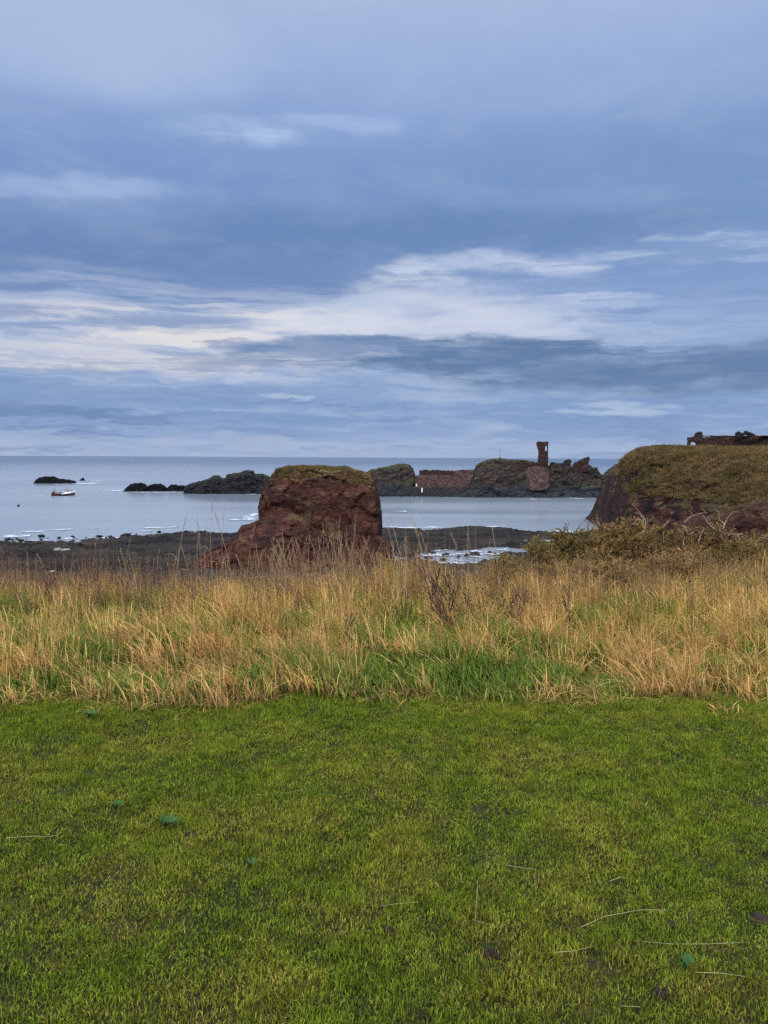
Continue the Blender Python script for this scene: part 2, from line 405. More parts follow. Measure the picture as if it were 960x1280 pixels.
# ------------------------------------------------------------------ world: clouded daylight
def az_el(px, py):
    d = ray(px, py)
    return math.atan2(d[0], d[1])*1000, math.atan2(d[2], math.hypot(d[0], d[1]))*1000
SUN_EL, SUN_AZ = 38, 200     # degrees; azimuth clockwise from +Y
def build_world():
    w = bpy.data.worlds.new('World'); scene.world = w; w.use_nodes = True
    w.cycles.sampling_method = 'MANUAL'; w.cycles.sample_map_resolution = 1024
    t = NT(w.node_tree); t.n.clear()
    out = t.new('ShaderNodeOutputWorld'); bg = t.new('ShaderNodeBackground')
    t.l.new(bg.outputs[0], out.inputs[0])
    sky = t.new('ShaderNodeTexSky', sky_type='NISHITA'); sky.sun_disc = False
    sky.sun_elevation = R(SUN_EL); sky.sun_rotation = R(SUN_AZ)
    tc = t.new('ShaderNodeTexCoord'); d = t.vmath('NORMALIZE', tc.outputs['Generated'])
    x, y, z = t.xyz(d)
    az = t.math('MULTIPLY', t.math('ARCTAN2', x, y), 1000.)
    el = t.math('MULTIPLY', t.math('ARCSINE', z), 1000.)
    zz = t.math('ADD', t.math('MAXIMUM', z, 0.), .14)
    q = t.comb(t.math('DIVIDE', x, zz), t.math('DIVIDE', y, zz), 0.)
    nA = t.noise(q, .55, 6, .55, .3)                 # broad cloud sheets
    nB = t.noise(t.vmath('ADD', q, (13.1, 4.2, 0)), 1.5, 7, .58, .5)     # streaks
    nC = t.noise(t.vmath('ADD', q, (3.1, 24.2, 0)), 4.5, 5, .6, .3)
    e = t.math('DIVIDE', el, 1000., clamp=True)
    # elevation-dependent cloud base colour (radiance)
    def L(r, g, b):
        f = lambda c: (c/255/12.92 if c <= 10 else ((c/255+.055)/1.055)**2.4)
        return (f(r), f(g), f(b))
    base = t.ramp(e, [(0, L(162, 180, 212)), (.020, L(150, 172, 210)), (.045, L(120, 150, 198)), (.09, L(128, 156, 200)), (.14, L(150, 172, 210)),
                      (.20, L(140, 165, 208)), (.26, L(116, 144, 192)), (.32, L(124, 152, 202)), (.40, L(152, 176, 220)), (.50, L(174, 191, 226)), (1, L(180, 196, 226))])
    wa = t.vmath('SUBTRACT', t.noise(q, 1.1, 5, .6, 0, 1), (.5, .5, .5)); wx, wy, _ = t.xyz(wa)
    wb = t.vmath('SUBTRACT', t.noise(q, 4.0, 4, .6, 0, 1), (.5, .5, .5)); vx, vy, _ = t.xyz(wb)
    X = t.math('ADD', az, t.math('ADD', t.math('MULTIPLY', wx, 260.), t.math('MULTIPLY', vx, 110.)))
    Y = t.math('ADD', el, t.math('ADD', t.math('MULTIPLY', wy, 62.), t.math('MULTIPLY', vy, 30.)))
    # long thin streaks seen edge-on low in the sky
    nS = t.noise(t.comb(t.math('DIVIDE', X, 210.), t.math('DIVIDE', t.math('ADD', el, t.math('MULTIPLY', wy, 40.)), 17.), 2.), 1., 6, .62, .25)
    nT = t.noise(t.comb(t.math('DIVIDE', X, 70.), t.math('DIVIDE', el, 7.), 7.), 1., 5, .62, .3)
    low = t.ss(el, 270., 150.)
    # large variation
    c = t.mix(t.ss(nA, .35, .68, .34, 0), base, L(98, 132, 188))
    c = t.mix(t.ss(nB, .46, .78, 0, .32), c, L(186, 202, 230))
    c = t.mix(t.math('MULTIPLY', t.ss(nS, .50, .34), t.math('MULTIPLY', low, .55)), c, L(104, 132, 180))
    c = t.mix(t.math('MULTIPLY', t.ss(nS, .52, .70), t.math('MULTIPLY', low, .45)), c, L(184, 196, 222))
    def blob(c, px, py, rx, ry, col, amt, slope=0., soft=1., tex=None):
        a, b = az_el(px, py)
        dx = t.math('SUBTRACT', X, a)
        dy = t.math('SUBTRACT', t.math('SUBTRACT', Y, b), t.math('MULTIPLY', dx, slope))
        r2 = t.math('ADD', t.math('POWER', t.math('ABSOLUTE', t.math('DIVIDE', dx, rx)), 2.), t.math('POWER', t.math('ABSOLUTE', t.math('DIVIDE', dy, ry)), 2.))
        k = t.ss(r2, 1.9, 1.9*(1-soft), 0, amt)
        if tex is not None: k = t.math('MULTIPLY', k, tex)
        return t.mix(k, c, L(*col))
    tB = t.ss(nB, .36, .62, .12, 1.); tC = t.ss(nC, .34, .62, .2, 1.)
    tS = t.ss(nS, .40, .60, .10, 1.); tT = t.ss(nT, .38, .62, .25, 1.)
    tS2 = t.ss(nS, .62, .40, .15, 1.)
    c = blob(c, 820, 250, 440, 90, (116, 146, 194), .75)
    c = blob(c, 150, 330, 400, 42, (98, 128, 178), .85)
    c = blob(c, 560, 292, 300, 26, (98, 128, 176), .7)
    c = blob(c, 60, 30, 220, 60, (182, 198, 230), .55)
    c = blob(c, 290, 168, 100, 16, (176, 200, 236), .5, tex=tC)
    c = blob(c, 330, 172, 34, 8, (192, 214, 242), .45, tex=tT)
    c = blob(c, 262, 176, 26, 7, (188, 210, 240), .4, tex=tT)
    c = blob(c, 60, 228, 150, 12, (168, 190, 228), .6, tex=tB)
    c = blob(c, 430, 156, 70, 9, (172, 194, 232), .5)
    # the bright break in the clouds, in layers
    c = blob(c, 330, 420, 460, 62, (186, 197, 222), .75, tex=tS)
    c = blob(c, 270, 412, 210, 28, (228, 222, 222), .85, tex=tS)
    c = blob(c, 400, 398, 90, 14, (236, 230, 228), .7, tex=tC)
    c = blob(c, 470, 400, 160, 34, (212, 216, 230), .8, soft=1., tex=tB)
    c = blob(c, 520, 365, 110, 22, (188, 200, 224), .7, tex=tC)
    c = blob(c, 60, 436, 150, 18, (200, 202, 216), .7, tex=tT)
    c = blob(c, 190, 450, 200, 14, (220, 214, 218), .7, tex=tT)
    c = blob(c, 600, 415, 150, 28, (200, 208, 228), .7, tex=tC)
    c = blob(c, 525, 338, 60, 14, (206, 214, 232), .75, -.08, tex=tT)
    c = blob(c, 620, 325, 120, 12, (188, 202, 230), .7, tex=tC)
    c = blob(c, 690, 328, 45, 10, (204, 214, 234), .6, tex=tT)
    c = blob(c, 880, 306, 130, 11, (190, 206, 232), .75, tex=tS)
    c = blob(c, 745, 377, 60, 9, (192, 206, 232), .7, tex=tT)
    c = blob(c, 800, 415, 180, 12, (162, 182, 216), .6, .05, tex=tT)
    # dark streaks
    c = blob(c, 620, 448, 310, 18, (88, 116, 158), 1., soft=.8, tex=tS2)
    c = blob(c, 430, 440, 100, 12, (104, 130, 174), .8)
    c = blob(c, 880, 462, 270, 24, (88, 116, 160), .95)
    c = blob(c, 100, 395, 200, 9, (134, 152, 188), .8, tex=tC)
    c = blob(c, 255, 451, 90, 8, (144, 156, 188), .8, tex=tC)
    c = blob(c, 300, 428, 34, 4, (146, 156, 186), .8)
    c = blob(c, 60, 455, 60, 5, (140, 155, 188), .7, tex=tC)
    c = blob(c, 70, 520, 150, 6, (92, 124, 174), .75)
    c = blob(c, 75, 538, 90, 4, (98, 130, 178), .6)
    c = blob(c, 160, 490, 260, 12, (120, 148, 192), .6)
    # small lens clouds
    c = blob(c, 560, 500, 80, 8, (150, 172, 210), .7, tex=tC)
    c = blob(c, 785, 513, 60, 8, (164, 184, 216), .85)
    c = blob(c, 790, 523, 75, 5, (112, 142, 190), .6)
    c = blob(c, 362, 500, 24, 4, (168, 184, 214), .8)
    c = blob(c, 120, 552, 460, 5, (160, 178, 210), .6)
    c = blob(c, 600, 561, 600, 5, (160, 180, 212), .6)
    c = t.mix(t.ss(nC, .44, .72, 0., .10), c, L(198, 210, 230))
    # overcast brightens overhead; unseen sky there and behind camera boosted to light the ground
    c = t.mix(1., c, (1.07, 1.06, 1.04), 'MULTIPLY')
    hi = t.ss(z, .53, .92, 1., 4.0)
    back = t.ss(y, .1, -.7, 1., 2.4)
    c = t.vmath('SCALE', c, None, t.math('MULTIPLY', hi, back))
    tint = t.mix(t.math('MULTIPLY', t.ss(z, .5, .9), .8), (1, 1, 1), (1.12, .99, .76))
    c = t.mix(1., c, tint, 'MULTIPLY')
    # the sky texture shows through thin cloud; Background strength .1
    c10 = t.vmath('SCALE', c, None, 10.)
    fin = t.mix(.93, sky.outputs[0], c10)
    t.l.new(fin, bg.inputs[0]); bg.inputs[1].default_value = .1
build_world()
sl = bpy.data.lights.new('sun', 'SUN'); so = bpy.data.objects.new('sun', sl); COL.objects.link(so)
sl.energy = 1.5; sl.angle = R(14); sl.color = (1, .93, .82)
sd = Vector((math.sin(R(SUN_AZ))*math.cos(R(SUN_EL)), math.cos(R(SUN_AZ))*math.cos(R(SUN_EL)), math.sin(R(SUN_EL))))
so.rotation_euler = sd.to_track_quat('Z', 'Y').to_euler(); so.location = (0, -20, 60)

# ------------------------------------------------------------------ terrain
def edge_y(x): return 5.02+.095*np.asarray(x)+.10*np.sin(np.asarray(x)*2.1+1)+.06*np.sin(np.asarray(x)*5.3)
def gz(x, y):
    x = np.asarray(x, float); y = np.asarray(y, float)
    b = 15.9+.012*np.sin(x*3.1+y*1.7)+.010*np.sin(x*5.7-y*4.3)+.02*np.sin(x*.9+.5)*np.sin(y*.8)
    b = b+.09*np.sin(x*2.9+y*1.1)*np.sin(y*3.3+x*.8)*np.clip((y-edge_y(x)-.2)/.6, 0, 1)-.03*np.clip(y-5, 0, 5)+.05*np.sin(x*1.3+2)*np.clip((y-5.5)/2, 0, 1)
    right = np.clip((x-1.2)/2., 0, 1)
    crest = 9.4+right*1.0
    s1 = np.clip(y-crest, 0, 6)*(.55-.25*right)
    s2 = np.clip(y-crest-6, 0, 45)*.62
    return np.maximum(b-s1-s2, -1.5)
def grid_mesh(xs, ys):
    nx, ny = len(xs), len(ys)
    X, Y = np.meshgrid(xs, ys, indexing='ij')
    i = np.arange(nx*ny).reshape(nx, ny)
    Fc = np.stack([i[:-1, :-1], i[1:, :-1], i[1:, 1:], i[:-1, 1:]], -1).reshape(-1, 4)
    return X, Y, Fc
xs = np.concatenate([np.linspace(-220, -14, 60), np.linspace(-13.8, 13.8, 185), np.linspace(14, 260, 60)])
ys = np.concatenate([np.linspace(-80, -6, 30), np.linspace(-5.8, 20, 172), np.linspace(20.4, 62, 70)])
X, Y, Fc = grid_mesh(xs, ys)
Z = gz(X, Y)
Z = Z + np.where(Y > 14, .5*fbm(np.stack([X*.3, Y*.3, X*0], -1), 3), 0)
ground = mesh_obj('ground', np.stack([X, Y, Z], -1).reshape(-1, 3), Fc, MAT['soil'])
tag(ground, 'turf covered cliff top falling away to the shore', 'ground', kind='structure')

# sea: one sheet, finer near the shore
sy = np.concatenate([np.linspace(20, 700, 60), np.geomspace(750, 32000, 30)])
sx = np.concatenate([-np.geomspace(32000, 500, 24), np.linspace(-450, 450, 40), np.geomspace(500, 32000, 24)])
X, Y, Fc = grid_mesh(sx, sy)
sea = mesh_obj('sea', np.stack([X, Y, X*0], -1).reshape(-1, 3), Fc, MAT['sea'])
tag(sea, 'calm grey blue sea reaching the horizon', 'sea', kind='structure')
X, Y, Fc = grid_mesh(np.array([-400., 400.]), np.array([15., 700.]))
tag(mesh_obj('seabed', np.stack([X, Y, X*0-6], -1).reshape(-1, 3), Fc, MAT['shore']), 'dark rocky sea bed', 'sea bed', kind='structure')

# foreshore: tidal ledges, columns follow rays so that near parts are finer
def shore():
    # water's edge measured in the photograph (px, py)
    pts = [(-700, 690), (-200, 684), (0, 679), (60, 676), (140, 675), (200, 668), (230, 666), (290, 667), (330, 664), (400, 662), (480, 660.5), (520, 661), (545, 663), (565, 661), (600, 660),
           (625, 661), (650, 665), (690, 666), (715, 668), (733, 666), (760, 664), (900, 662), (1300, 660), (1900, 655)]
    px = np.linspace(-650, 1800, 980)
    ppx = [p[0] for p in pts]; Ye = np.array([sea_depth(a, b) for a, b in pts])
    ye = np.interp(px, ppx, Ye)
    ye = ye+4.5*fbm(np.stack([px*.022, px*0, px*0+5], -1), 9, 4, .6)
    v = np.concatenate([np.linspace(0, .6, 120), np.linspace(.605, 1, 200)])
    dirs = np.array([ray(p, 700) for p in px]); dx = dirs[:, 0]/dirs[:, 1]
    Y = 40+(ye[:, None]-40+6)*v[None, :]
    X = dx[:, None]*Y
    p3 = np.stack([X, Y, X*0], -1)
    d_edge = ye[:, None]-Y
    h = .35*np.clip(d_edge/3, -1, 1)+.35*np.clip((d_edge-4)/30, 0, 1)
    h = h+.35*fbm(p3*.11, 21, 5, .6)*np.clip(d_edge/6, .15, 1)
    h = h+.38*ridged(p3*np.array([.3, .7, 1]), 5, 4)+.22*fbm(p3*1.1, 8, 3)
    h = h+np.clip((100-Y)/50, 0, 1)*2.2
    h = h-.55*np.clip(ridged(p3*np.array([.05, .13, 1]), 44, 4)-.42, 0, 1)*3*np.clip((Y-95)/20, 0, 1)
    # tidal pools, described by the place where they lie
    def pool(a0, b0, rx, ry, depth):
        Yc = sea_depth(a0, b0); Xc = dx[np.argmin(abs(px-a0))]*Yc
        r = ((X-Xc)/rx)**2+((Y-Yc)/ry)**2
        w = .5*fbm(p3*.18, int(a0), 4)
        return -depth*np.clip(1.25-r+w, 0, 1)
    h = h+pool(575, 697, 8.0, 11, 1.9)+pool(628, 689, 6.0, 7, 1.7)+pool(560, 672.5, 6.0, 2.2, 1.4)+pool(592, 674.5, 4, 1.5, 1.2)
    h = h+pool(685, 677, 6, 4, 1.3)+pool(495, 700, 3, 5, 1.5)+pool(8, 745, 4.5, 5, 2.4)+pool(-60, 742, 8, 5, 2.4)+pool(70, 715, 3, 2.0, 1.6)+pool(115, 692, 4, 1.6, 1.1)
    # broken stones
    wd, wv = worley(p3*np.array([.8, .8, 1]), 3)
    h = h+np.where(wv > .72, np.clip(.5-wd, 0, 1)*.8, 0)
    n, k = X.shape
    i = np.arange(n*k).reshape(n, k)
    Fc = np.stack([i[:-1, :-1], i[1:, :-1], i[1:, 1:], i[:-1, 1:]], -1).reshape(-1, 4)
    h[:, -1] = -1.5; h[:, -2] = np.minimum(h[:, -2], -.8)
    o = mesh_obj('rocky_foreshore', np.stack([X, Y, h], -1).reshape(-1, 3), Fc, MAT['shore'])
    tag(o, 'dark weedy tidal rock shelf with pools below the cliff', 'shore', kind='structure')
shore()

# ------------------------------------------------------------------ crags
FRONT_BLOCK = [(0, 0), (.05, .28), (.14, .55), (.25, .78), (.42, .93), (.7, .99), (1, 1)]
def lerp_profile(prof, s):
    a = np.array([p[0] for p in prof], float); b = np.array([p[1] for p in prof], float)
    return np.interp(s, a, b)
def crag_geo(sil, foot_y, crest, back, front=FRONT_BLOCK, nu=200, nv=90, amp=1.0, freq=.12, seed=0, zfoot=-2.0, fine=.35, block=0., taper=.25, jag=0.):
    """sil: skyline (px, py) left to right.  foot_y(px): depth of the front foot.  crest/back: metres behind the foot."""
    sil = np.array(sil, float)
    seg = np.r_[0, np.cumsum(np.hypot(*np.diff(sil, axis=0).T))]
    s = np.linspace(0, seg[-1], nu)
    px = np.interp(s, seg, sil[:, 0]); py = np.interp(s, seg, sil[:, 1])
    if jag: py = py+jag*fbm(np.stack([px*.35, px*0, px*0+seed], -1), seed+50, 4, .7)
    yf = np.array([foot_y(a) for a in px])
    u = np.linspace(-1, 1, nu); w = np.clip((1-np.abs(u)**3.5), 0, 1)**.5*(1-taper)+taper
    cr = crest*w; bk = back*w
    mid = yf.mean()
    yf = yf+(crest-cr)*.85
    yc = yf+cr
    top = np.array([P(a, b, c) for a, b, c in zip(px, py, yc)])
    nf = int(nv*.68); nb = nv-nf
    tf = np.linspace(0, 1, nf)**1.25
    V = np.zeros((nu, nv, 3))
    dirx = top[:, 0]/top[:, 1]
    H = top[:, 2]-zfoot
    hf = lerp_profile(front, tf)
    yy = yf[:, None]+cr[:, None]*tf[None, :]
    V[:, :nf, 1] = yy; V[:, :nf, 0] = dirx[:, None]*yc[:, None]*.5+dirx[:, None]*yy*.5
    V[:, :nf, 2] = zfoot+H[:, None]*hf[None, :]
    tb = np.linspace(0, 1, nb+1)[1:]
    hb = np.clip(1-tb**2.2, 0, 1)
    yb = yc[:, None]+(bk-cr)[:, None]*tb[None, :]
    V[:, nf:, 1] = yb; V[:, nf:, 0] = dirx[:, None]*yc[:, None]*.5+dirx[:, None]*yb*.5
    V[:, nf:, 2] = zfoot+H[:, None]*hb[None, :]
    # displacement
    e = np.stack([fbm(V*freq+k*13.7, seed+k, 5, .55) for k in range(3)], -1)
    r = ridged(V*np.array([freq*1.6, freq*1.6, freq*3.2]), seed+9, 4)[..., None]
    hfac = np.clip((V[..., 2]-zfoot)/3, 0, 1)[..., None]
    out = np.zeros_like(V); out[..., 1] = -1; out[:, nf:, 1] = 1
    crestw = np.ones(nv); crestw[int(nf*.80):nf+3] = .35
    cw = crestw[None, :, None]
    V = V+e*amp*np.array([1, 1.3, .45])*cw*hfac**.5+out*r*amp*.8*cw
    if block:
        q = V*freq*3.0
        wd, wv = worley(q+e*.5, seed+4)
        V = V+out*(wv[..., None]-.5)*block*cw
        V[..., 2] += (wv-.5)*block*.35*crestw[None, :]
    if fine:
        V = V+np.stack([fbm(V*freq*7+k*3.3, seed+30+k, 3, .6) for k in range(3)], -1)*fine*cw
    i = np.arange(nu*nv).reshape(nu, nv)
    Fc = np.stack([i[:-1, :-1], i[1:, :-1], i[1:, 1:], i[:-1, 1:]], -1).reshape(-1, 4)
    return V.reshape(-1, 3), Fc
def join(geos):
    Vs, Fs, n = [], [], 0
    for V, Fc in geos:
        Vs.append(V); Fs.append(Fc+n); n += len(V)
    return np.concatenate(Vs), np.concatenate(Fs)
def at_sea(dy, off=0):
    return lambda px: sea_depth(px, dy)+off

# the sea stack
main = crag_geo([(318, 705), (322, 680), (328, 645), (327, 630), (331, 616), (336, 603), (341, 593), (348, 587), (358, 584.5), (380, 583.5), (402, 584), (422, 585), (437, 586),
                 (444, 589), (452, 590.5), (461, 593), (467, 599), (471, 608), (474, 622), (476, 638), (476.5, 655), (478, 675), (484, 700)],
                lambda p: 124, 9, 20, front=[(0, 0), (.06, .3), (.12, .55), (.22, .74), (.36, .88), (.6, .965), (1, 1)], nu=330, nv=170, amp=.6, freq=.14, seed=3, zfoot=-.5, fine=.26, block=.8, taper=.55)
shoulder = crag_geo([(236, 712), (244, 702), (254, 690), (268, 683), (286, 676), (296, 665), (301, 657), (309, 655.5), (318, 652), (326, 648), (338, 642), (352, 640), (366, 639), (380, 645), (392, 656), (404, 668), (418, 690), (430, 712)],
                lambda p: 118, 8, 16, front=[(0, 0), (.04, .3), (.1, .55), (.3, .75), (.6, .9), (1, 1)], nu=240, nv=120, amp=.6, freq=.17, seed=8, zfoot=-.5, fine=.25, block=.7)
skirt = crag_geo([(455, 705), (462, 680), (470, 668), (480, 672), (488, 680), (493, 688), (490, 697), (500, 712)], lambda p: 121, 5, 11, nu=90, nv=60, amp=.5, freq=.25, seed=14, zfoot=-.5, fine=.2, block=.5)
V, Fc = join([main, shoulder, skirt])
stack = mesh_obj('sea_stack', V, Fc, MAT['stack'])
tag(stack, 'big red sandstone stack with a flat grassy top standing on the shore', 'rock stack')

# right headland and the red outcrops in front of it
HEAD_FRONT = [(0, 0), (.05, .20), (.12, .38), (.2, .50), (.32, .64), (.5, .80), (.72, .92), (.88, .975), (1, 1)]
head_foot = lambda p: float(np.interp(p, [733, 800, 900, 1300], [184, 166, 152, 130]))
hg = crag_geo([(733, 674), (740, 664), (748, 650), (754, 637), (758, 622), (763, 606), (769, 591), (777, 578), (788, 568), (800, 561.3), (822, 559.8), (860, 559.8), (910, 560.3), (960, 560.8),
               (1040, 559), (1150, 556), (1300, 560), (1420, 600), (1500, 690)], head_foot, 30, 75, front=HEAD_FRONT, nu=420, nv=200, amp=1.3, freq=.06, seed=21, zfoot=-.5, fine=.35, block=1.5, taper=.3)
headland = mesh_obj('headland', *hg, MAT['headland'])
tag(headland, 'high grassy headland with dark red cliffs', 'headland', kind='structure')
hv = hg[0].reshape(420, 200, 3)
a = crag_geo([(832, 700), (838, 672), (846, 656), (858, 647), (875, 643.5), (890, 646), (903, 656), (915, 668), (925, 700)], lambda p: 128, 6, 14, nu=140, nv=80, amp=.7, freq=.18, seed=33, zfoot=-.5, fine=.25, block=.7)
tag(mesh_obj('rock_outcrop', *a, MAT['stack']), 'low dark red outcrop before the headland, left of the taller one', 'rock')
b = crag_geo([(868, 705), (880, 668), (892, 650), (908, 640), (925, 633), (945, 628), (962, 624), (1000, 621), (1060, 622), (1110, 640), (1150, 700)], lambda p: 118, 7, 18, nu=200, nv=90, amp=.8, freq=.15, seed=35, zfoot=-.5, fine=.25, block=.8)
tag(mesh_obj('rock_outcrop', *b, MAT['stack']), 'taller rounded red outcrop with a dry grassy crown, before the headland', 'rock')

# castle crag
cg = crag_geo([(562, 622), (572, 618), (580, 613), (585, 607), (589, 598), (592, 589), (595, 582), (602, 577), (612, 574), (624, 573), (640, 574.5), (655, 575), (668, 577), (676, 584), (686, 586), (690, 580), (700, 579.5), (708, 581), (714, 583),
               (720, 581), (730, 579), (738, 581), (744, 587), (751, 593), (757, 592), (763, 586), (770, 581), (780, 578), (800, 580), (830, 600), (850, 622)],
              at_sea(622), 9, 34, front=[(0, 0), (.05, .18), (.16, .36), (.26, .60), (.45, .82), (.75, .97), (1, 1)], nu=420, nv=110, amp=1.1, freq=.11, seed=41, fine=.35, block=1.2, jag=.7)
tag(mesh_obj('castle_crag', *cg, MAT['crag']), 'long weedy sea crag that carries the ruined castle', 'crag')
mg = crag_geo([(448, 622), (454, 604), (460, 589), (466, 586), (471, 586.5), (474, 584), (483, 583.5), (491, 581.5), (499, 579.8), (506, 579.5), (512, 581), (516.5, 585), (518, 592), (517, 600), (522, 610), (526, 621)],
              at_sea(621, 2), 9, 24, nu=240, nv=90, amp=.8, freq=.14, seed=47, fine=.3, block=.9, jag=.4)
tag(mesh_obj('harbour_crag', *mg, MAT['crag']), 'blunt brown crag between the red stack and the harbour wall', 'crag')
rg = crag_geo([(231, 618), (232, 607), (238, 604.5), (247, 602), (256, 600), (262, 598), (267, 594.5), (272, 594.5), (277, 597.5), (282, 597.5), (286, 593), (293, 591.5), (300, 590.5), (305, 588.5), (310, 587.5), (316, 588.5), (318, 592), (328, 592.5), (336, 596), (345, 604), (352, 618)],
              at_sea(617.5), 8, 24, nu=300, nv=90, amp=.9, freq=.16, seed=51, fine=.3, block=1.1, jag=1.0)
tag(mesh_obj('reef_crag', *rg, MAT['reef']), 'dark jagged crag in the sea left of the red stack', 'crag')

def sea_rock(sil, dy, label, seed, crest=3.5, back=9, group='black rocks awash in the sea'):
    g_ = crag_geo(sil, at_sea(dy), crest, back, nu=100, nv=50, amp=.5, freq=.3, seed=seed, zfoot=-.6, fine=.3, block=.8, jag=.9)
    tag(mesh_obj('sea_rock', *g_, MAT['black_rock']), label, 'rock', group)
sea_rock([(154, 614.8), (158, 610), (163, 605.5), (169, 603.5), (177, 603.5), (182, 606), (185, 610), (187, 614.5)], 614.5, 'humped black rock at the left end of the row of three', 61)
sea_rock([(181, 614.5), (184, 609), (188, 605.5), (195, 604.5), (202, 605), (206, 608), (210, 612), (212, 614.5)], 614.3, 'flat topped black rock in the middle of the row of three', 62)
sea_rock([(207, 614.3), (210, 609), (214, 606.3), (221, 606), (229, 607.3), (234, 608), (238, 614.5)], 614.2, 'low black rock touching the dark jagged crag', 63)
sea_rock([(42, 604.6), (45, 600.5), (50, 597), (57, 595.6), (64, 596), (68, 595.4), (72, 598.2), (80, 598.8), (88, 600.2), (93, 601.2), (96, 604.5)], 604.5, 'long black rock far out beyond the fishing boat', 64, 5, 13)
sea_rock([(99, 601), (101, 599), (103.5, 596.8), (105, 598.5), (107.5, 601)], 600.8, 'small pointed black rock ringed by white water far out', 65, 2, 5)
k = 0
for (a0, b0, w_, h_, lb) in [(542, 691.5, 8, 3.0, 'small dark rock in the pool, nearest the red stack'), (553, 686.5, 7, 2.6, 'small round dark rock at the far side of the pool'), (554, 694, 5, 2.2, 'tiny dark rock in the middle of the pool'),
                         (594, 693, 14, 4.6, 'broad dark rock, largest of those in the pool'), (574, 687, 9, 2.4, 'flat dark rock at the back of the pool'), (612, 690, 5, 2.0, 'tiny dark rock right of the broad pool rock'), (536, 697, 11, 3, 'low dark rock at the left rim of the pool')]:
    k += 1
    sil = [(a0-w_*.6, b0+1.5), (a0-w_*.4, b0-h_*.4), (a0-w_*.1, b0-h_*.75), (a0+w_*.2, b0-h_*.7), (a0+w_*.42, b0-h_*.25), (a0+w_*.6, b0+1.5)]
    g_ = crag_geo(sil, at_sea(b0+1.5), 1.0, 2.4, nu=40, nv=26, amp=.12, freq=.9, seed=70+k, zfoot=-.4, fine=.05)
    tag(mesh_obj('pool_rock', *g_, MAT['black_rock']), lb, 'rock', 'rocks in the tidal pool')

# ------------------------------------------------------------------ masonry made of jittered courses
def inside(poly, x, y):
    poly = np.array(poly, float); r = np.zeros(x.shape, bool)
    n = len(poly); j = n-1
    for i in range(n):
        xi, yi = poly[i]; xj, yj = poly[j]
        c = ((yi > y) != (yj > y)) & (x < (xj-xi)*(y-yi)/(yj-yi+1e-12)+xi)
        r ^= c; j = i
    return r
def masonry(name, outline, Y, thick, mat, parent=None, cell=.25, holes=(), bulge=0., jit=.07, seed=0, loc=None):
    """outline in photo pixels, laid on an upright plane at depth Y that faces the viewer's side of the sea"""
    o = np.array(outline, float)
    cpx = (o[:, 0].min()+o[:, 0].max())/2
    C0 = P(cpx, o[:, 1].max(), Y)
    d = ray(cpx, 600); fw = np.array([d[0], d[1], 0]); fw /= np.linalg.norm(fw); rt = np.array([fw[1], -fw[0], 0])
    def loc2(pp):
        r = []
        for a, b in pp:
            dd = ray(a, b); tt = np.dot(C0-np.array([0, 0, EYE]), fw)/np.dot(dd, fw)
            q = np.array([0, 0, EYE])+dd*tt-C0
            r.append((np.dot(q, rt), q[2]))
        return r
    ol = loc2(o); hl = [loc2(h) for h in holes]
    oa = np.array(ol); x0, x1, z0, z1 = oa[:, 0].min(), oa[:, 0].max(), oa[:, 1].min(), oa[:, 1].max()
    nx = max(2, int((x1-x0)/cell)); nz = max(2, int((z1-z0)/cell))
    gx = x0+(np.arange(nx)+.5)*(x1-x0)/nx; gz_ = z0+(np.arange(nz)+.5)*(z1-z0)/nz
    GX, GZ = np.meshgrid(gx, gz_, indexing='ij')
    wob = fbm(np.stack([GX*1.3, GZ*1.3, GX*0+seed], -1), seed, 3)*cell*.9
    keep = inside(ol, GX+wob, GZ+wob)
    for h in hl: keep &= ~inside(h, GX+wob*.5, GZ+wob*.5)
    nt = max(2, int(thick/max(cell*2, .3)))
    keep = np.pad(keep, 1)
    idx = {}; V = []; Fc = []
    def vid(i, j, k):
        key = (i, j, k)
        if key not in idx:
            idx[key] = len(V)
            xx = x0+i*(x1-x0)/nx; zz = z0+j*(z1-z0)/nz; dp = thick*k/nt
            if bulge:
                uu = (xx-(x0+x1)/2)/((x1-x0)/2+1e-6); dp = dp-bulge*math.sqrt(max(0, 1-uu*uu))*(1-k/nt)
            V.append((xx, dp, zz))
        return idx[key]
    for i in range(1, nx+1):
        for j in range(1, nz+1):
            if not keep[i, j]: continue
            a, b = i-1, j-1
            Fc.append((vid(a, b, 0), vid(a+1, b, 0), vid(a+1, b+1, 0), vid(a, b+1, 0)))
            Fc.append((vid(a, b, nt), vid(a, b+1, nt), vid(a+1, b+1, nt), vid(a+1, b, nt)))
            for k_ in range(nt):
                if not keep[i-1, j]: Fc.append((vid(a, b, k_), vid(a, b+1, k_), vid(a, b+1, k_+1), vid(a, b, k_+1)))
                if not keep[i+1, j]: Fc.append((vid(a+1, b, k_), vid(a+1, b, k_+1), vid(a+1, b+1, k_+1), vid(a+1, b+1, k_)))
                if not keep[i, j-1]: Fc.append((vid(a, b, k_), vid(a, b, k_+1), vid(a+1, b, k_+1), vid(a+1, b, k_)))
                if not keep[i, j+1]: Fc.append((vid(a, b+1, k_), vid(a+1, b+1, k_), vid(a+1, b+1, k_+1), vid(a, b+1, k_+1)))
    V = np.array(V); Fc = np.array(Fc)
    V = V+np.stack([fbm(V*1.1+k_*5, seed+k_, 3, .6) for k_ in range(3)], -1)*jit*2.5+RNG.uniform(-jit*.4, jit*.4, V.shape)
    W = C0+V[:, :1]*rt+V[:, 1:2]*fw+V[:, 2:3]*np.array([0, 0, 1])
    if parent is not None: W = W-np.array(parent.location)
    return mesh_obj(name, W, Fc, mat, parent, smooth=False)

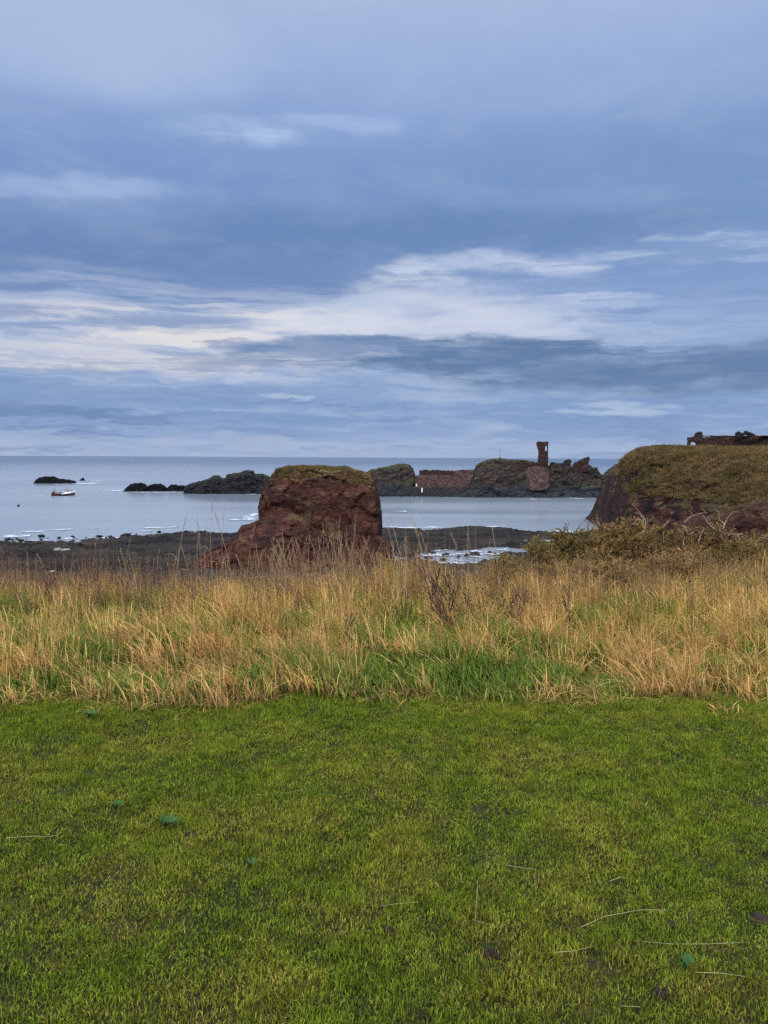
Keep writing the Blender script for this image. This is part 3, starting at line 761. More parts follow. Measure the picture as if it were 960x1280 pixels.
YC = sea_depth(650, 622)+5
c0 = P(670, 600, YC+3)
castle = empty('ruined_castle', c0, 'ruined red stone castle with one tall broken tower on the sea crag', 'castle')
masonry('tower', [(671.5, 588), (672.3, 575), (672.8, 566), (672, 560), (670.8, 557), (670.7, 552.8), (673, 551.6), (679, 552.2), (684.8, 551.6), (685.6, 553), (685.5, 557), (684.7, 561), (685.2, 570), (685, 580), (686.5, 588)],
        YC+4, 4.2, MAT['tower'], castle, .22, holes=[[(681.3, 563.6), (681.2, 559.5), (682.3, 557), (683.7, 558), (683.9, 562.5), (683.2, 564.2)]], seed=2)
masonry('curtain_wall', [(600, 603), (601, 590), (604, 581), (612, 578), (622, 576.5), (630, 577.5), (648, 577), (660, 578), (672, 578), (672, 604), (655, 606), (640, 604), (628, 606), (615, 603)],
        YC-1.0, 3.5, MAT['tower'], castle, .3, holes=[[(640.2, 598.5), (640.2, 595.5), (641.5, 594.8), (642.5, 595.8), (642.5, 598.5)], [(625.5, 608), (625.5, 605.6), (627, 605.6), (627, 608)]], seed=4, jit=.12)
masonry('bastion', [(655, 611), (654, 600), (656, 590), (660, 585), (670, 583), (680, 584), (686, 588), (687.5, 600), (687, 608), (683, 612), (670, 613), (660, 612.5)],
        YC-1.5, 4.5, MAT['masonry'], castle, .3, bulge=3.2, seed=6, jit=.1)
masonry('gatehouse_wall', [(687.5, 603), (687.8, 578.5), (690, 577.2), (693, 578.5), (703, 579.2), (706, 576), (709.5, 574.2), (713.2, 574.0), (714.2, 577.2), (713.8, 581), (711.5, 586), (709, 592), (706, 604)],
        YC-.5, 2.2, MAT['crag'], castle, .25, holes=[[(695.4, 600.8), (695.2, 592), (696.5, 589.4), (698.6, 589.2), (700.0, 591.5), (699.8, 600.8)]], seed=8, jit=.12)
for lab, ol, dy, s_ in (('slanting broken wall end of red stone', [(714.5, 590), (716.5, 581), (718, 578.5), (724, 576), (729, 573.4), (733, 571.6), (736.4, 571.2), (736.6, 575), (735.4, 579), (736, 583), (738, 590)], .5, 12),
                    ('low green wall stub at the right end', [(737, 594), (738, 586.5), (741, 585), (746.5, 584.5), (747.6, 588), (748, 595)], 1.5, 13)):
    o = masonry('wall_fragment', ol, YC+dy, 2.5, MAT['crag'] if 'green' in lab else MAT['tower'], castle, .25, seed=s_, jit=.12)
    o['label'] = lab
# beacon mast on the crag
c0 = P(625, 575, YC+3)
bm = empty('beacon_mast', c0, 'thin mast with a small cage standing on the castle crag', 'mast')
m = MB(); m.tube([(0, 0, -.8), (0, 0, 3.0)], .16, 6); m.tube([(0, 0, 3.0), (0, 0, 6.0)], .06, 5); m.build('pole', MAT['metal'], bm)
m = MB(); m.box((0, 0, .4), (1.0, 1.0, 1.4), taper=.6); m.build('plinth', MAT['quay'], bm)
m = MB()
for q in range(4):
    t_ = q*math.pi/2; m.tube([(.3*math.cos(t_), .3*math.sin(t_), 3.8), (0.05*math.cos(t_), .05*math.sin(t_), 4.7)], .035, 4)
m.box((0, 0, 3.8), (.6, .6, .06)); m.build('cage', MAT['metal'], bm)

# harbour wall
YH = sea_depth(550, 621)
c0 = P(553, 620, YH)
hw = empty('harbour_wall', c0, 'long red stone harbour wall between two crags', 'harbour wall')
masonry('quay_base', [(458, 623), (458, 612), (466, 609.5), (500, 609), (530, 608.8), (560, 608.6), (600, 608.6), (602, 622)], YH+.5, 8, MAT['quay'], hw, .35, seed=21, jit=.1)
masonry('wall', [(515, 610), (516, 596.5), (517.5, 594.5), (524, 594), (540, 593.6), (560, 594), (580, 593.6), (596, 594), (597, 610)], YH+3, 4, MAT['masonry'], hw, .3, seed=22, jit=.06)
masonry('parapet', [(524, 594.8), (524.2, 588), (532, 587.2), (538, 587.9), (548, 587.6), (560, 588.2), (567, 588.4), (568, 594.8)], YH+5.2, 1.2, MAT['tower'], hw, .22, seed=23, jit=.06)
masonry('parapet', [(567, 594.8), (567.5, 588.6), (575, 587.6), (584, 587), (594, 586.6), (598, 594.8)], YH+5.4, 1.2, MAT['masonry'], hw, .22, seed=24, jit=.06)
masonry('string_course', [(515, 609.2), (515, 608.2), (597, 608.2), (597, 609.2)], YH+2.2, .7, MAT['palestone'] if False else MAT['masonry'], hw, .2, seed=25, jit=.02)
for (a0, b0, hgt, lb) in ((527.5, 615.5, 1.6, 'white marker post at the foot of the harbour wall'), (520.5, 608.2, 1.0, 'short white post on top of the quay beside the crag')):
    p0 = P(a0, b0, YH+.0 if b0 > 610 else YH+2.0)
    m = MB(); m.tube([p0, p0+np.array([0, 0, hgt*.8]), p0+np.array([0, 0, hgt*1.1]), p0+np.array([0, 0, hgt*1.25])], [.3, .3, .36, .1], 8)
    tag(m.build('marker_post', MAT['white']), lb, 'post')

# fort wall on the headland
YF = 199.
def headtop(px, Y, b):  return P(px, b, Y)
c0 = P(900, 560, YF)
fw_ = empty('battery_wall', c0, 'long brown stone battery wall along the top of the headland', 'stone wall')
masonry('wall', [(874, 563), (874, 547), (880, 546.2), (890, 545.2), (905, 544.8), (920, 544.6), (940, 544.8), (965, 545), (1010, 544.6), (1060, 545), (1061, 563)], YF, 1.2, MAT['fort'], fw_, .2, seed=31, jit=.05)
o = masonry('gateway', [(858.8, 563), (859, 546.6), (863, 547), (867, 545.6), (869.5, 541.6), (872, 539.8), (877.5, 540.8), (878.4, 546), (878.2, 563)], YF-.8, 1.6, MAT['fort'], fw_, .16,
            holes=[[(863.6, 558.6), (863.4, 553.2), (866, 552.0), (869.2, 553.2), (869.4, 558.6)]], seed=33, jit=.05)
m = MB()
for q in range(40):
    pa = P(876+q*4.5, 545.0+.25*math.sin(q*1.7), YF+.4)-np.array(fw_.location)
    m.box(tuple(pa), (.82, 1.4, .16), rz=-.35)
m.build('coping', MAT['fort'], fw_)
masonry_o = masonry('bank_wall', [(806, 561), (806.5, 557.6), (815, 556.6), (830, 556.2), (850, 556.3), (857, 557.4), (858, 561)], YF+3, 1.5, MAT['tower'], None, .2, seed=35)
tag(masonry_o, 'low dark wall just showing over the brow left of the battery gateway', 'stone wall')
m = MB(); p0 = P(923, 543.4, YF+2.5)
m.box(tuple(p0+np.array([0, 0, -.3])), (1.15, 1.15, 1.5), rz=.5, taper=.86)
for dx_, dz_ in ((-.45, .35), (.4, .38), (0, .62), (.3, -.1), (-.4, -.2)): m.blob(tuple(p0+np.array([dx_, .0, dz_-.1])), .42, (1, 1, .9), 8, 6, .2, 3)
tag(m.build('stone_block', MAT['black']), 'squat black block standing on top of the battery wall', 'block')
m = MB()
for q, (dx_, dz_, r_) in enumerate([(-6, -.3, 1.3), (-4, 0.6, 1.0), (-2.5, 2.2, 1.1), (-1, 1.0, 1.6), (1.5, .3, 1.6), (4, -.3, 1.5), (7, -.9, 1.2), (10, -1.4, .9)]):
    p0 = P(934+dx_*.9, 542.4-dz_*1.1, YF+2.5); m.blob(tuple(p0), r_*.32, (1.3, 1, .85), 8, 6, .3, q)
tag(m.build('hunched_boulder', MAT['black']), 'long hunched black boulder on the battery wall, right of the squat block', 'boulder')

# ------------------------------------------------------------------ fishing boat
def boat():
    Yb = sea_depth(79, 620)
    c = P(79, 620, Yb); c[2] = 0
    b = empty('fishing_boat', c, 'small red and white fishing boat under way on the open sea', 'boat', rz=R(4))
    n = 25; Lh = 9.4
    def hull_geo(z0f, z1f, wide=1.0, name='hull', mat=None, parent=None):
        V = []; Fc = []
        rows = 7
        for i in range(n):
            u = i/(n-1); xx = -Lh/2+Lh*u
            half = 1.55*min(1, (.75+.5*u if u < .5 else 1))*(1 if u < .55 else math.sqrt(max(0, 1-((u-.55)/.45)**2.2)))
            sheer = .95+.25*(1-u)**2*.5+.85*max(0, u-.5)**1.5*2
            for r in range(rows):
                v = r/(rows-1); v = z0f+(z1f-z0f)*v
                zz = -.5+(sheer+.5)*v
                hw_ = half*(.25+.75*min(1, v*1.6)**.6)*wide
                rake = .9*max(0, u-.6)*v*1.2
                V.append((xx+rake, -hw_, zz))
            for r in range(rows):
                v = 1-r/(rows-1); v = z0f+(z1f-z0f)*v
                zz = -.5+(sheer+.5)*v
                hw_ = half*(.25+.75*min(1, v*1.6)**.6)*wide
                rake = .9*max(0, u-.6)*v*1.2
                V.append((xx+rake, hw_, zz))
        k = rows*2
        for i in range(n-1):
            for r in range(k):
                Fc.append((i*k+r, (i+1)*k+r, (i+1)*k+(r+1) % k, i*k+(r+1) % k))
        Fc.append(tuple(range(k))[::-1])
        Fc.append(tuple((n-1)*k+r for r in range(k)))
        return mesh_obj(name, V, Fc, mat, parent, smooth=False)
    h = hull_geo(0, .55, 1, 'hull', MAT['red_hull'], b)
    hull_geo(.552, .98, 1.01, 'topsides', MAT['dark_hull'], b)
    m = MB()
    for i in range(14):
        u0 = .42+.04*i
    m.tube([(-.2, -1.6, 1.02), (1.5, -1.6, 1.12), (3.0, -1.25, 1.42), (4.4, -.55, 1.85), (5.2, 0, 2.1), (4.4, .55, 1.85), (3.0, 1.25, 1.42), (1.5, 1.6, 1.12), (-.2, 1.6, 1.02)], .17, 6)
    m.build('bow_rail', MAT['white'], b)
    m = MB(); m.box((1.9, 0, 1.75), (2.6, 1.9, 1.7), taper=.93); m.box((3.7, 0, 1.45), (1.6, 1.4, .5), taper=.7); wh = m.build('wheelhouse', MAT['white'], b)
    m = MB(); m.box((1.9, 0, 2.66), (2.9, 2.1, .16)); m.build('roof', MAT['orange'], wh)
    for xx in (1.1, 1.9, 2.7):
        m = MB(); m.box((xx, 0, 2.15), (.55, 1.93, .5)); m.build('window', MAT['glass'], wh)
    m = MB(); m.tube([(1.2, 0, 2.7), (1.2, 0, 4.4)], .06); m.tube([(1.2, -.5, 3.7), (1.2, .5, 3.7)], .04); m.build('mast', MAT['metal'], b)
    m = MB(); m.tube([(2.2, .5, 2.7), (2.2, .5, 3.6)], .04); m.build('aerial', MAT['metal'], wh)
    m = MB()
    for yy in (-1.1, 1.1): m.tube([(-3.9, yy, 1.0), (-3.9, yy, 2.9)], .08)
    m.tube([(-3.9, -1.1, 2.9), (-3.9, 1.1, 2.9)], .08); m.tube([(-3.9, 0, 2.9), (-2.6, 0, 1.4)], .06); m.build('gantry', MAT['metal'], b)
    m = MB(); m.box((-4.1, 0, 1.5), (.8, 1.8, .9), taper=.85); m.build('net_hauler', MAT['dark_hull'], b)
    for xx, yy in ((-2.7, -.5), (-1.6, .5), (-.4, -.6)):
        m = MB(); m.box((xx, yy, 1.35), (.8, .8, .6), taper=.9); m.build('fish_box', MAT['orange'] if xx < -2 else MAT['metal'], b)
    m = MB(); m.tube([(-1.3, -1.35, 1.0), (-1.3, -1.35, 1.9), (-.2, -1.4, 1.9), (-.2, -1.4, 1.0)], .035); m.build('rail', MAT['metal'], b)
    # crew member standing aft
    p = MB(); px_, py_ = c[0]-1.2, c[1]+.0
boat()
m = MB(); p0 = P(23, 632, sea_depth(23, 633)); m.blob((p0[0], p0[1], .25), .45, (1, 1, 1), 10, 7, 0, 1); m.tube([(p0[0], p0[1], .5), (p0[0], p0[1], 1.2)], .06)
tag(m.build('marker_buoy', MAT['black']), 'tiny dark buoy floating on the sea left of the boat', 'buoy')

# ------------------------------------------------------------------ surf
def surf():
    Vs = []; Fs = []; n = 0
    def strip(x0, y0, x1, y1, w, thr=.0, seed=1, cell=None, ripple=.5):
        nonlocal n
        Ya, Yb = sea_depth(x0, y0), sea_depth(x1, y1)
        A = P(x0, y0, Ya); B = P(x1, y1, Yb); A[2] = B[2] = 0
        L_ = np.linalg.norm(B-A); d = (B-A)/L_; nrm = np.array([-d[1], d[0], 0])
        cl = cell or max(.25, w/14)
        nu_, nv_ = int(L_/cl)+2, int(w/cl)+2
        u = np.linspace(0, L_, nu_); v = np.linspace(-w/2, w/2, nv_)
        U, W_ = np.meshgrid(u, v, indexing='ij')
        q = A+U[..., None]*d+W_[..., None]*nrm
        wv = fbm(q*.15, seed, 3)*w*.5
        q = q+wv[..., None]*nrm
        f = fbm(q*np.array([.35, .8, 1])*ripple*2, seed+3, 4, .65)
        env = (1-np.abs(U/L_*2-1)**3)*(1-np.abs(W_/w*2)**2)
        q[..., 2] = .07+.08*np.clip(f+.3, 0, 1)
        ok = (f+env*.9-.45) > thr
        okc = ok[:-1, :-1]
        i = np.arange(nu_*nv_).reshape(nu_, nv_)
        Fc = np.stack([i[:-1, :-1], i[1:, :-1], i[1:, 1:], i[:-1, 1:]], -1)[okc]
        Vs.append(q.reshape(-1, 3)); Fs.append(Fc+n); n += nu_*nv_
    E = [(-60, 681, 60, 676, 5, -.05), (0, 671, 40, 670, 5, 0), (22, 665.5, 58, 664.5, 3, 0), (64, 663.5, 92, 661.5, 3, 0), (100, 661, 135, 660.5, 2, .1), (70, 675.5, 100, 673, 3, 0), (120, 672.8, 160, 672.6, 2.0, -.1),
         (168, 664, 195, 663, 2.5, 0), (176, 660.2, 225, 659.4, 3, 0), (168, 672, 200, 671, 2.5, -.1), (284, 650, 300, 649.5, 4, 0), (296, 651, 328, 647, 7, .0), (303, 647.5, 327, 641, 4, .05),
         (310, 618.3, 322, 618.0, 4, -.1), (478, 659.5, 560, 660, 4, -.1), (490, 640, 520, 639.5, 6, .15), (560, 659, 640, 658.5, 3, .1), (690, 665.5, 730, 664, 6, -.1), (95, 604.3, 116, 604.6, 14, -.25), (108, 604, 128, 603.6, 10, -.1), (92, 602, 140, 601, 10, .1),
         (118, 614, 165, 613, 14, .02), (154, 615.6, 236, 615.3, 5, 0), (60, 605.5, 96, 605.2, 8, 0), (712, 623, 728, 623, 6, -.05), (655, 624.5, 690, 624.3, 5, .2), (88, 620.6, 96, 620.0, 5, -.25), (64, 621.2, 92, 621.0, 3, .0),
         (20, 619.6, 62, 619.8, 4, .15), (533, 671.5, 600, 675.5, 1.8, -.25), (526, 700, 650, 690, 16, .3), (528, 707, 610, 703, 9, .26), (600, 689, 655, 683, 8, .22), (664, 679, 705, 676.5, 4, -.1), (484, 697, 496, 697, 3, -.1), (528, 690, 560, 687, 7, .25),
         (0, 741, 30, 738, 3, -.2), (-80, 744, 10, 742, 5, -.1), (60, 716, 80, 714, 2, -.1), (98, 692.5, 132, 691, 1.8, -.1)]
    for k_, e_ in enumerate(E): strip(*e_[:5], e_[5], 100+k_)
    o = mesh_obj('surf', np.concatenate(Vs), np.concatenate(Fs), MAT['foam'])
    tag(o, 'white foam of small waves breaking on rocks and shore', 'surf', kind='stuff')
surf()
k = 0
for (a0, b0, w_, lb) in ((97, 678.2, 1.0, 'white boulder at the seaward edge of the dark shore'), (72, 688, 1.1, 'small white boulder on the dark shore, left of the green patch'), (83, 689.5, 1.3, 'pale greenish boulder lying on the dark shore')):
    Yd = sea_depth(a0, b0, .6); p0 = P(a0, b0, Yd); m = MB(); m.blob((p0[0], p0[1], p0[2]+.1), w_*.55, (1.3, 1, .6), 10, 7, .25, k); k += 1
    tag(m.build('shore_boulder', MAT['palestone'], smooth=True), lb, 'boulder')

# ------------------------------------------------------------------ grass
def blades(n, xy, h, w, lean, seg=3, droop=.5, leandir=None, spread=.38, rng=RNG, wtop=.2, seeds=0):
    """n blades; returns V, F(quads) with per-vertex rnd and tip.  h, w arrays"""
    th = rng.uniform(0, 2*np.pi, n)                       # facing of the blade
    la = rng.uniform(0, 2*np.pi, n)
    L_ = np.stack([np.cos(la), np.sin(la)], -1)*lean[:, None]*spread
    if leandir is not None: L_ = L_+np.array(leandir)*lean[:, None]
    k = seg+1
    tt = np.linspace(0, 1, k)
    V = np.zeros((n, k, 2, 3))
    side = np.stack([np.cos(th), np.sin(th)], -1)
    for i, t_ in enumerate(tt):
        c = xy+L_*(t_**1.6)[None, None][0, 0]*h[:, None] if False else xy+L_*(t_**1.7)*h[:, None]
        z = h*t_*(1-droop*lean*t_*t_)
        ww = w*(1-(1-wtop)*t_**1.5)
        V[:, i, 0, :2] = c-side*ww[:, None]/2; V[:, i, 1, :2] = c+side*ww[:, None]/2
        V[:, i, :, 2] = z[:, None]
    rnd = np.repeat(rng.uniform(0, 1, n), k*2); tip = np.tile(np.repeat(tt, 2), n)
    base = (np.arange(n)*k*2)[:, None, None]
    i = np.arange(seg)[None, :, None]*2
    q = np.array([0, 1, 3, 2])[None, None, :]
    Fc = (base+i+q).reshape(-1, 4)
    V2 = V.reshape(-1, 3)
    if seeds:
        # loose panicle: little spikelets round the upper part of every third stem
        m_ = rng.uniform(0, 1, n) < .6
        idx = np.nonzero(m_)[0]; ns = seeds
        rep = np.repeat(idx, ns); t_ = rng.uniform(.68, 1.03, len(rep))
        c = xy[rep]+L_[rep]*(t_**1.7)[:, None]*h[rep][:, None]; z = h[rep]*t_*(1-droop*lean[rep]*t_*t_)
        off = rng.normal(0, .010, (len(rep), 2))*(1.3-t_)[:, None]*2.2
        c = c+off
        l_ = rng.uniform(.006, .014, len(rep)); a_ = rng.uniform(0, 2*np.pi, len(rep)); sv = np.stack([np.cos(a_), np.sin(a_)], -1)*.0022
        A = np.zeros((len(rep), 4, 3))
        A[:, 0, :2] = c; A[:, 1, :2] = c+sv; A[:, 2, :2] = c+off*.5; A[:, 3, :2] = c-sv
        A[:, 0, 2] = z; A[:, 1, 2] = z+l_*.5; A[:, 2, 2] = z+l_; A[:, 3, 2] = z+l_*.5
        nb = len(V2)
        F2 = (nb+np.arange(len(rep)*4)).reshape(-1, 4)
        V2 = np.concatenate([V2, A.reshape(-1, 3)]); Fc = np.concatenate([Fc, F2])
        rnd = np.concatenate([rnd, np.repeat(rng.uniform(0, .5, len(rep)), 4)]); tip = np.concatenate([tip, np.ones(len(rep)*4)])
    return V2, Fc, rnd, tip

def variant(name, parts, mat):
    Vs, Fs, rs, ts, n = [], [], [], [], 0
    for V, Fc, r, t_ in parts:
        Vs.append(V); Fs.append(Fc+n); rs.append(r); ts.append(t_); n += len(V)
    return mesh_obj(name, np.concatenate(Vs), np.concatenate(Fs), mat, smooth=False, link=False, attrs={'rnd': np.concatenate(rs), 'tip': np.concatenate(ts)})

def scatter(name, pts, rotz, scl, idx, variants, label, cat, tilt=None, nrm=None):
    """one 'stuff' object: points that carry tufts through geometry nodes"""
    me = bpy.data.meshes.new(name); n = len(pts)
    me.vertices.add(n); me.vertices.foreach_set('co', np.asarray(pts, np.float32).ravel())
    rot = np.zeros((n, 3), np.float32); rot[:, 2] = rotz
    if tilt is not None: rot[:, :2] = tilt
    a = me.attributes.new('rot', 'FLOAT_VECTOR', 'POINT'); a.data.foreach_set('vector', rot.ravel())
    a = me.attributes.new('scl', 'FLOAT_VECTOR', 'POINT'); a.data.foreach_set('vector', np.asarray(scl, np.float32).ravel())
    a = me.attributes.new('idx', 'INT', 'POINT'); a.data.foreach_set('value', np.asarray(idx, np.int32))
    o = bpy.data.objects.new(name, me); COL.objects.link(o)
    vc = bpy.data.collections.new(name+'_tufts')
    for v in variants: vc.objects.link(v)
    ng = bpy.data.node_groups.new(name, 'GeometryNodeTree')
    ng.interface.new_socket('Geometry', in_out='INPUT', socket_type='NodeSocketGeometry')
    ng.interface.new_socket('Geometry', in_out='OUTPUT', socket_type='NodeSocketGeometry')
    N = ng.nodes; L_ = ng.links
    gi = N.new('NodeGroupInput'); go = N.new('NodeGroupOutput'); iop = N.new('GeometryNodeInstanceOnPoints'); ci = N.new('GeometryNodeCollectionInfo')
    ci.inputs['Collection'].default_value = vc; ci.inputs['Separate Children'].default_value = True; ci.inputs['Reset Children'].default_value = True
    def attr(nm, ty):
        q = N.new('GeometryNodeInputNamedAttribute'); q.data_type = ty; q.inputs[0].default_value = nm; return q.outputs[0]
    L_.new(gi.outputs[0], iop.inputs['Points']); L_.new(ci.outputs[0], iop.inputs['Instance']); iop.inputs['Pick Instance'].default_value = True
    L_.new(attr('idx', 'INT'), iop.inputs['Instance Index']); L_.new(attr('rot', 'FLOAT_VECTOR'), iop.inputs['Rotation']); L_.new(attr('scl', 'FLOAT_VECTOR'), iop.inputs['Scale'])
    L_.new(iop.outputs[0], go.inputs[0])
    md = o.modifiers.new('tufts', 'NODES'); md.node_group = ng
    me.materials.append(variants[0].data.materials[0])
    return tag(o, label, cat, kind='stuff')

def U(a, b, n): return RNG.uniform(a, b, n)
# lawn
S = .32
lawn_vars = []
for v in range(6):
    n = 1150
    xy = RNG.uniform(-S/2, S/2, (n, 2))
    cl = fbm(np.concatenate([xy*14, np.full((n, 1), v*3.)], -1), 60+v, 2)
    h = np.clip(.022+.013*cl+RNG.normal(0, .006, n), .007, .05); w = U(.0024, .0048, n)
    A = blades(n, xy, h, w, U(.2, 1.5, n), 2, .35, wtop=.2)
    n2 = 350                                        # short dead thatch
    xy = RNG.uniform(-S/2, S/2, (n2, 2)); B = blades(n2, xy, U(.006, .018, n2), U(.003, .004, n2), U(1., 2.2, n2), 2, .2)
    B = (B[0], B[1], B[2]*.25, B[3]*0+.6)
    n3 = 50
    xy = RNG.uniform(-S/2, S/2, (n3, 2)); C_ = blades(n3, xy, U(.04, .075, n3), U(.0012, .002, n3), U(.3, 1.0, n3), 3, .4)
    lawn_vars.append(variant('lawn_patch', [A, B, C_], MAT['lawn']))
pts = []
st_ = .215
for ix in np.arange(-5.2, 5.2, st_):
    for iy in np.arange(.9, 6.4, st_):
        x_, y_ = ix+random.uniform(-.06, .06), iy+random.uniform(-.06, .06)
        if y_ < edge_y(x_)+.25 and abs(x_) < y_*.62+1.4: pts.append((x_, y_))
pts = np.array(pts); z_ = gz(pts[:, 0], pts[:, 1]); n = len(pts)
hs = 1+.45*fbm(np.concatenate([pts*1.6, np.zeros((n, 1))], -1), 91, 3)+.25*np.clip((pts[:, 1]-3.8)/1.5, 0, 1)
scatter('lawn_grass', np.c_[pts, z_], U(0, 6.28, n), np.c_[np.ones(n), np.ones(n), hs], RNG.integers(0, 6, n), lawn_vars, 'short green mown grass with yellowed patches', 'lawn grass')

# long grass band: straw, lush green, russet and flattened tufts
WIND = (-.12, -.1)
lg_vars = []
def tuft(n, r, h0, h1, w0, w1, le0, le1, mat, seeds=0, seg=4, droop=.35, name='tuft', leand=WIND):
    xy = RNG.normal(0, r, (n, 2))
    return variant(name, [blades(n, xy, U(h0, h1, n), U(w0, w1, n), U(le0, le1, n), seg, droop, leand, seeds=seeds)], mat)
names = []
LEAN = [(-.35, -.1), (-.55, .05), (-.18, -.25), (.12, -.2), (-.45, -.3), (-.25, .1)]
for v in range(4): lg_vars.append(tuft(15, .035, .28, .58, .004, .0078, .25, .75, MAT['straw'], 6 if v < 2 else 0, name='a_straw_%d' % v, leand=LEAN[v]))        # 0-3
for v in range(3): lg_vars.append(tuft(34, .05, .16, .38, .0045, .009, .35, 1.15, MAT['straw'], 0, name='b_straw_%d' % v, leand=LEAN[v+2]))          # 4-6
for v in range(3): lg_vars.append(tuft(42, .07, .10, .26, .005, .012, .3, 1.2, MAT['green'], 0, name='c_green_%d' % v))            # 7-9
for v in range(3): lg_vars.append(tuft(9, .06, .36, .66, .0030, .0055, .1, .5, MAT['russet'], 9, name='d_russet_%d' % v, leand=(-.2, 0)))       # 10-12
for v in range(2):                                                                                                          # 13-14 flattened
    n = 34; xy = RNG.normal(0, .08, (n, 2)); lg_vars.append(variant('e_flat_%d' % v, [blades(n, xy, U(.06, .2, n), U(.004, .007, n), U(1.2, 2.6, n), 4, .3)], MAT['straw']))
def choose(pts, y0):
    """which tuft grows where, by clumped noise"""
    n = len(pts); p3 = np.concatenate([pts, np.zeros((n, 1))], -1)
    a_ = fbm(p3*np.array([1.5, 2.4, 1]), 123, 5, .75); b_ = fbm(p3*2.6, 130, 3)
    dy = pts[:, 1]-edge_y(pts[:, 0])
    r = RNG.uniform(0, 1, n); idx = np.zeros(n, int); hsc = np.ones(n)
    green = np.clip(.41+3.0*a_-.08*np.clip(1-dy/.8, 0, 1)-.34*np.clip((dy-2.9)/.8, 0, 1), .05, .92)
    isg = r < green
    idx = np.where(isg, RNG.integers(7, 10, n), np.where(RNG.uniform(0, 1, n) < .50, RNG.integers(0, 4, n), RNG.integers(4, 7, n)))
    fl = (dy < .35) & (RNG.uniform(0, 1, n) < .45); idx = np.where(fl, RNG.integers(13, 15, n), idx)
    far = (dy > 2.9) & (RNG.uniform(0, 1, n) < .22); idx = np.where(far, RNG.integers(10, 13, n), idx)
    hsc = .58+.22*np.clip(dy/.5, 0, 1)+.08*np.clip((dy-1.5)/2.5, 0, 1)+.24*np.exp(-((pts[:, 0]-.0)/1.9)**2)*np.clip((dy-2)/1.5, 0, 1)+.65*b_*(~isg)
    hsc = np.where(isg, .9+.4*b_+.35*np.clip((dy-.5)/1., 0, 1), hsc)
    return idx, np.clip(hsc*.94, .35, 1.4)
pts = []
n0 = 13000
px_ = U(-8.5, 8.5, n0); py_ = U(4.9, 10.8, n0)
dy = py_-edge_y(px_)
ok = (dy > RNG.normal(.10, .10, n0)+.22*fbm(np.c_[px_*1.7, px_*0, px_*0], 77, 4, .7)) & (np.abs(px_) < py_*.6+1.6)
pts = np.c_[px_, py_][ok]; n = len(pts)
idx, hsc = choose(pts, 0)
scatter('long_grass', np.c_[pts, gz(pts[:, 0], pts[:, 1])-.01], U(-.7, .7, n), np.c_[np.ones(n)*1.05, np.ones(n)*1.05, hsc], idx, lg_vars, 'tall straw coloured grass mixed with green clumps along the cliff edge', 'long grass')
print('long grass tufts', n)
# slope beyond the crest
n0 = 5200
px_ = U(-14, 16, n0); py_ = U(10.2, 24, n0); ok = (np.abs(px_) < py_*.65+2)
pts = np.c_[px_, py_][ok]; n = len(pts)
scatter('slope_grass', np.c_[pts, gz(pts[:, 0], pts[:, 1])-.02], U(0, 6.28, n), np.c_[np.ones((n, 2))*1.5, U(.8, 1.2, n)], RNG.choice([0, 1, 4, 5, 10, 7], n), [v.copy() for v in lg_vars], 'coarse brown grass on the steep slope below the cliff edge', 'slope grass')

# loose boulders on the shore
bv = []
for v in range(5):
    m = MB(); m.blob((0, 0, .1), .5, (1.2, 1, .6), 9, 6, .28, 40+v)
    bv.append(mesh_obj('boulder_%d' % v, m.v, m.f, MAT['shore'], smooth=False, link=False))
n0 = 5200
py0 = U(665, 742, n0); px0 = U(-120, 1100, n0)
q_ = []
for a0, b0 in zip(px0, py0):
    d_ = sea_depth(a0, b0)
    if d_ > np.interp(a0, [-120, 0, 60, 140, 200, 230, 330, 480, 600, 690, 715, 900], [158, 166, 171, 173, 184, 188, 192, 198, 196, 186, 185, 190])-random.uniform(0, 3): continue
    if ((a0-585)/85)**2+((b0-694)/15)**2 < 1 and random.random() < .93: continue
    q = P(a0, b0, d_)
    nn = float(fbm(np.array([q[0]*.08, q[1]*.08, 3.]), 55, 3))
    if nn+.35*random.random() > .12: q_.append((q[0], q[1], random.uniform(.1, .45)))
q_ = np.array(q_); n = len(q_)
sz = RNG.gamma(2.0, .24, n)+.18
scatter('shore_boulders', q_, U(0, 6.28, n), np.c_[sz, sz, sz*.9], RNG.integers(0, 5, n), bv, 'dark weedy boulders strewn over the tidal shelf', 'boulders')

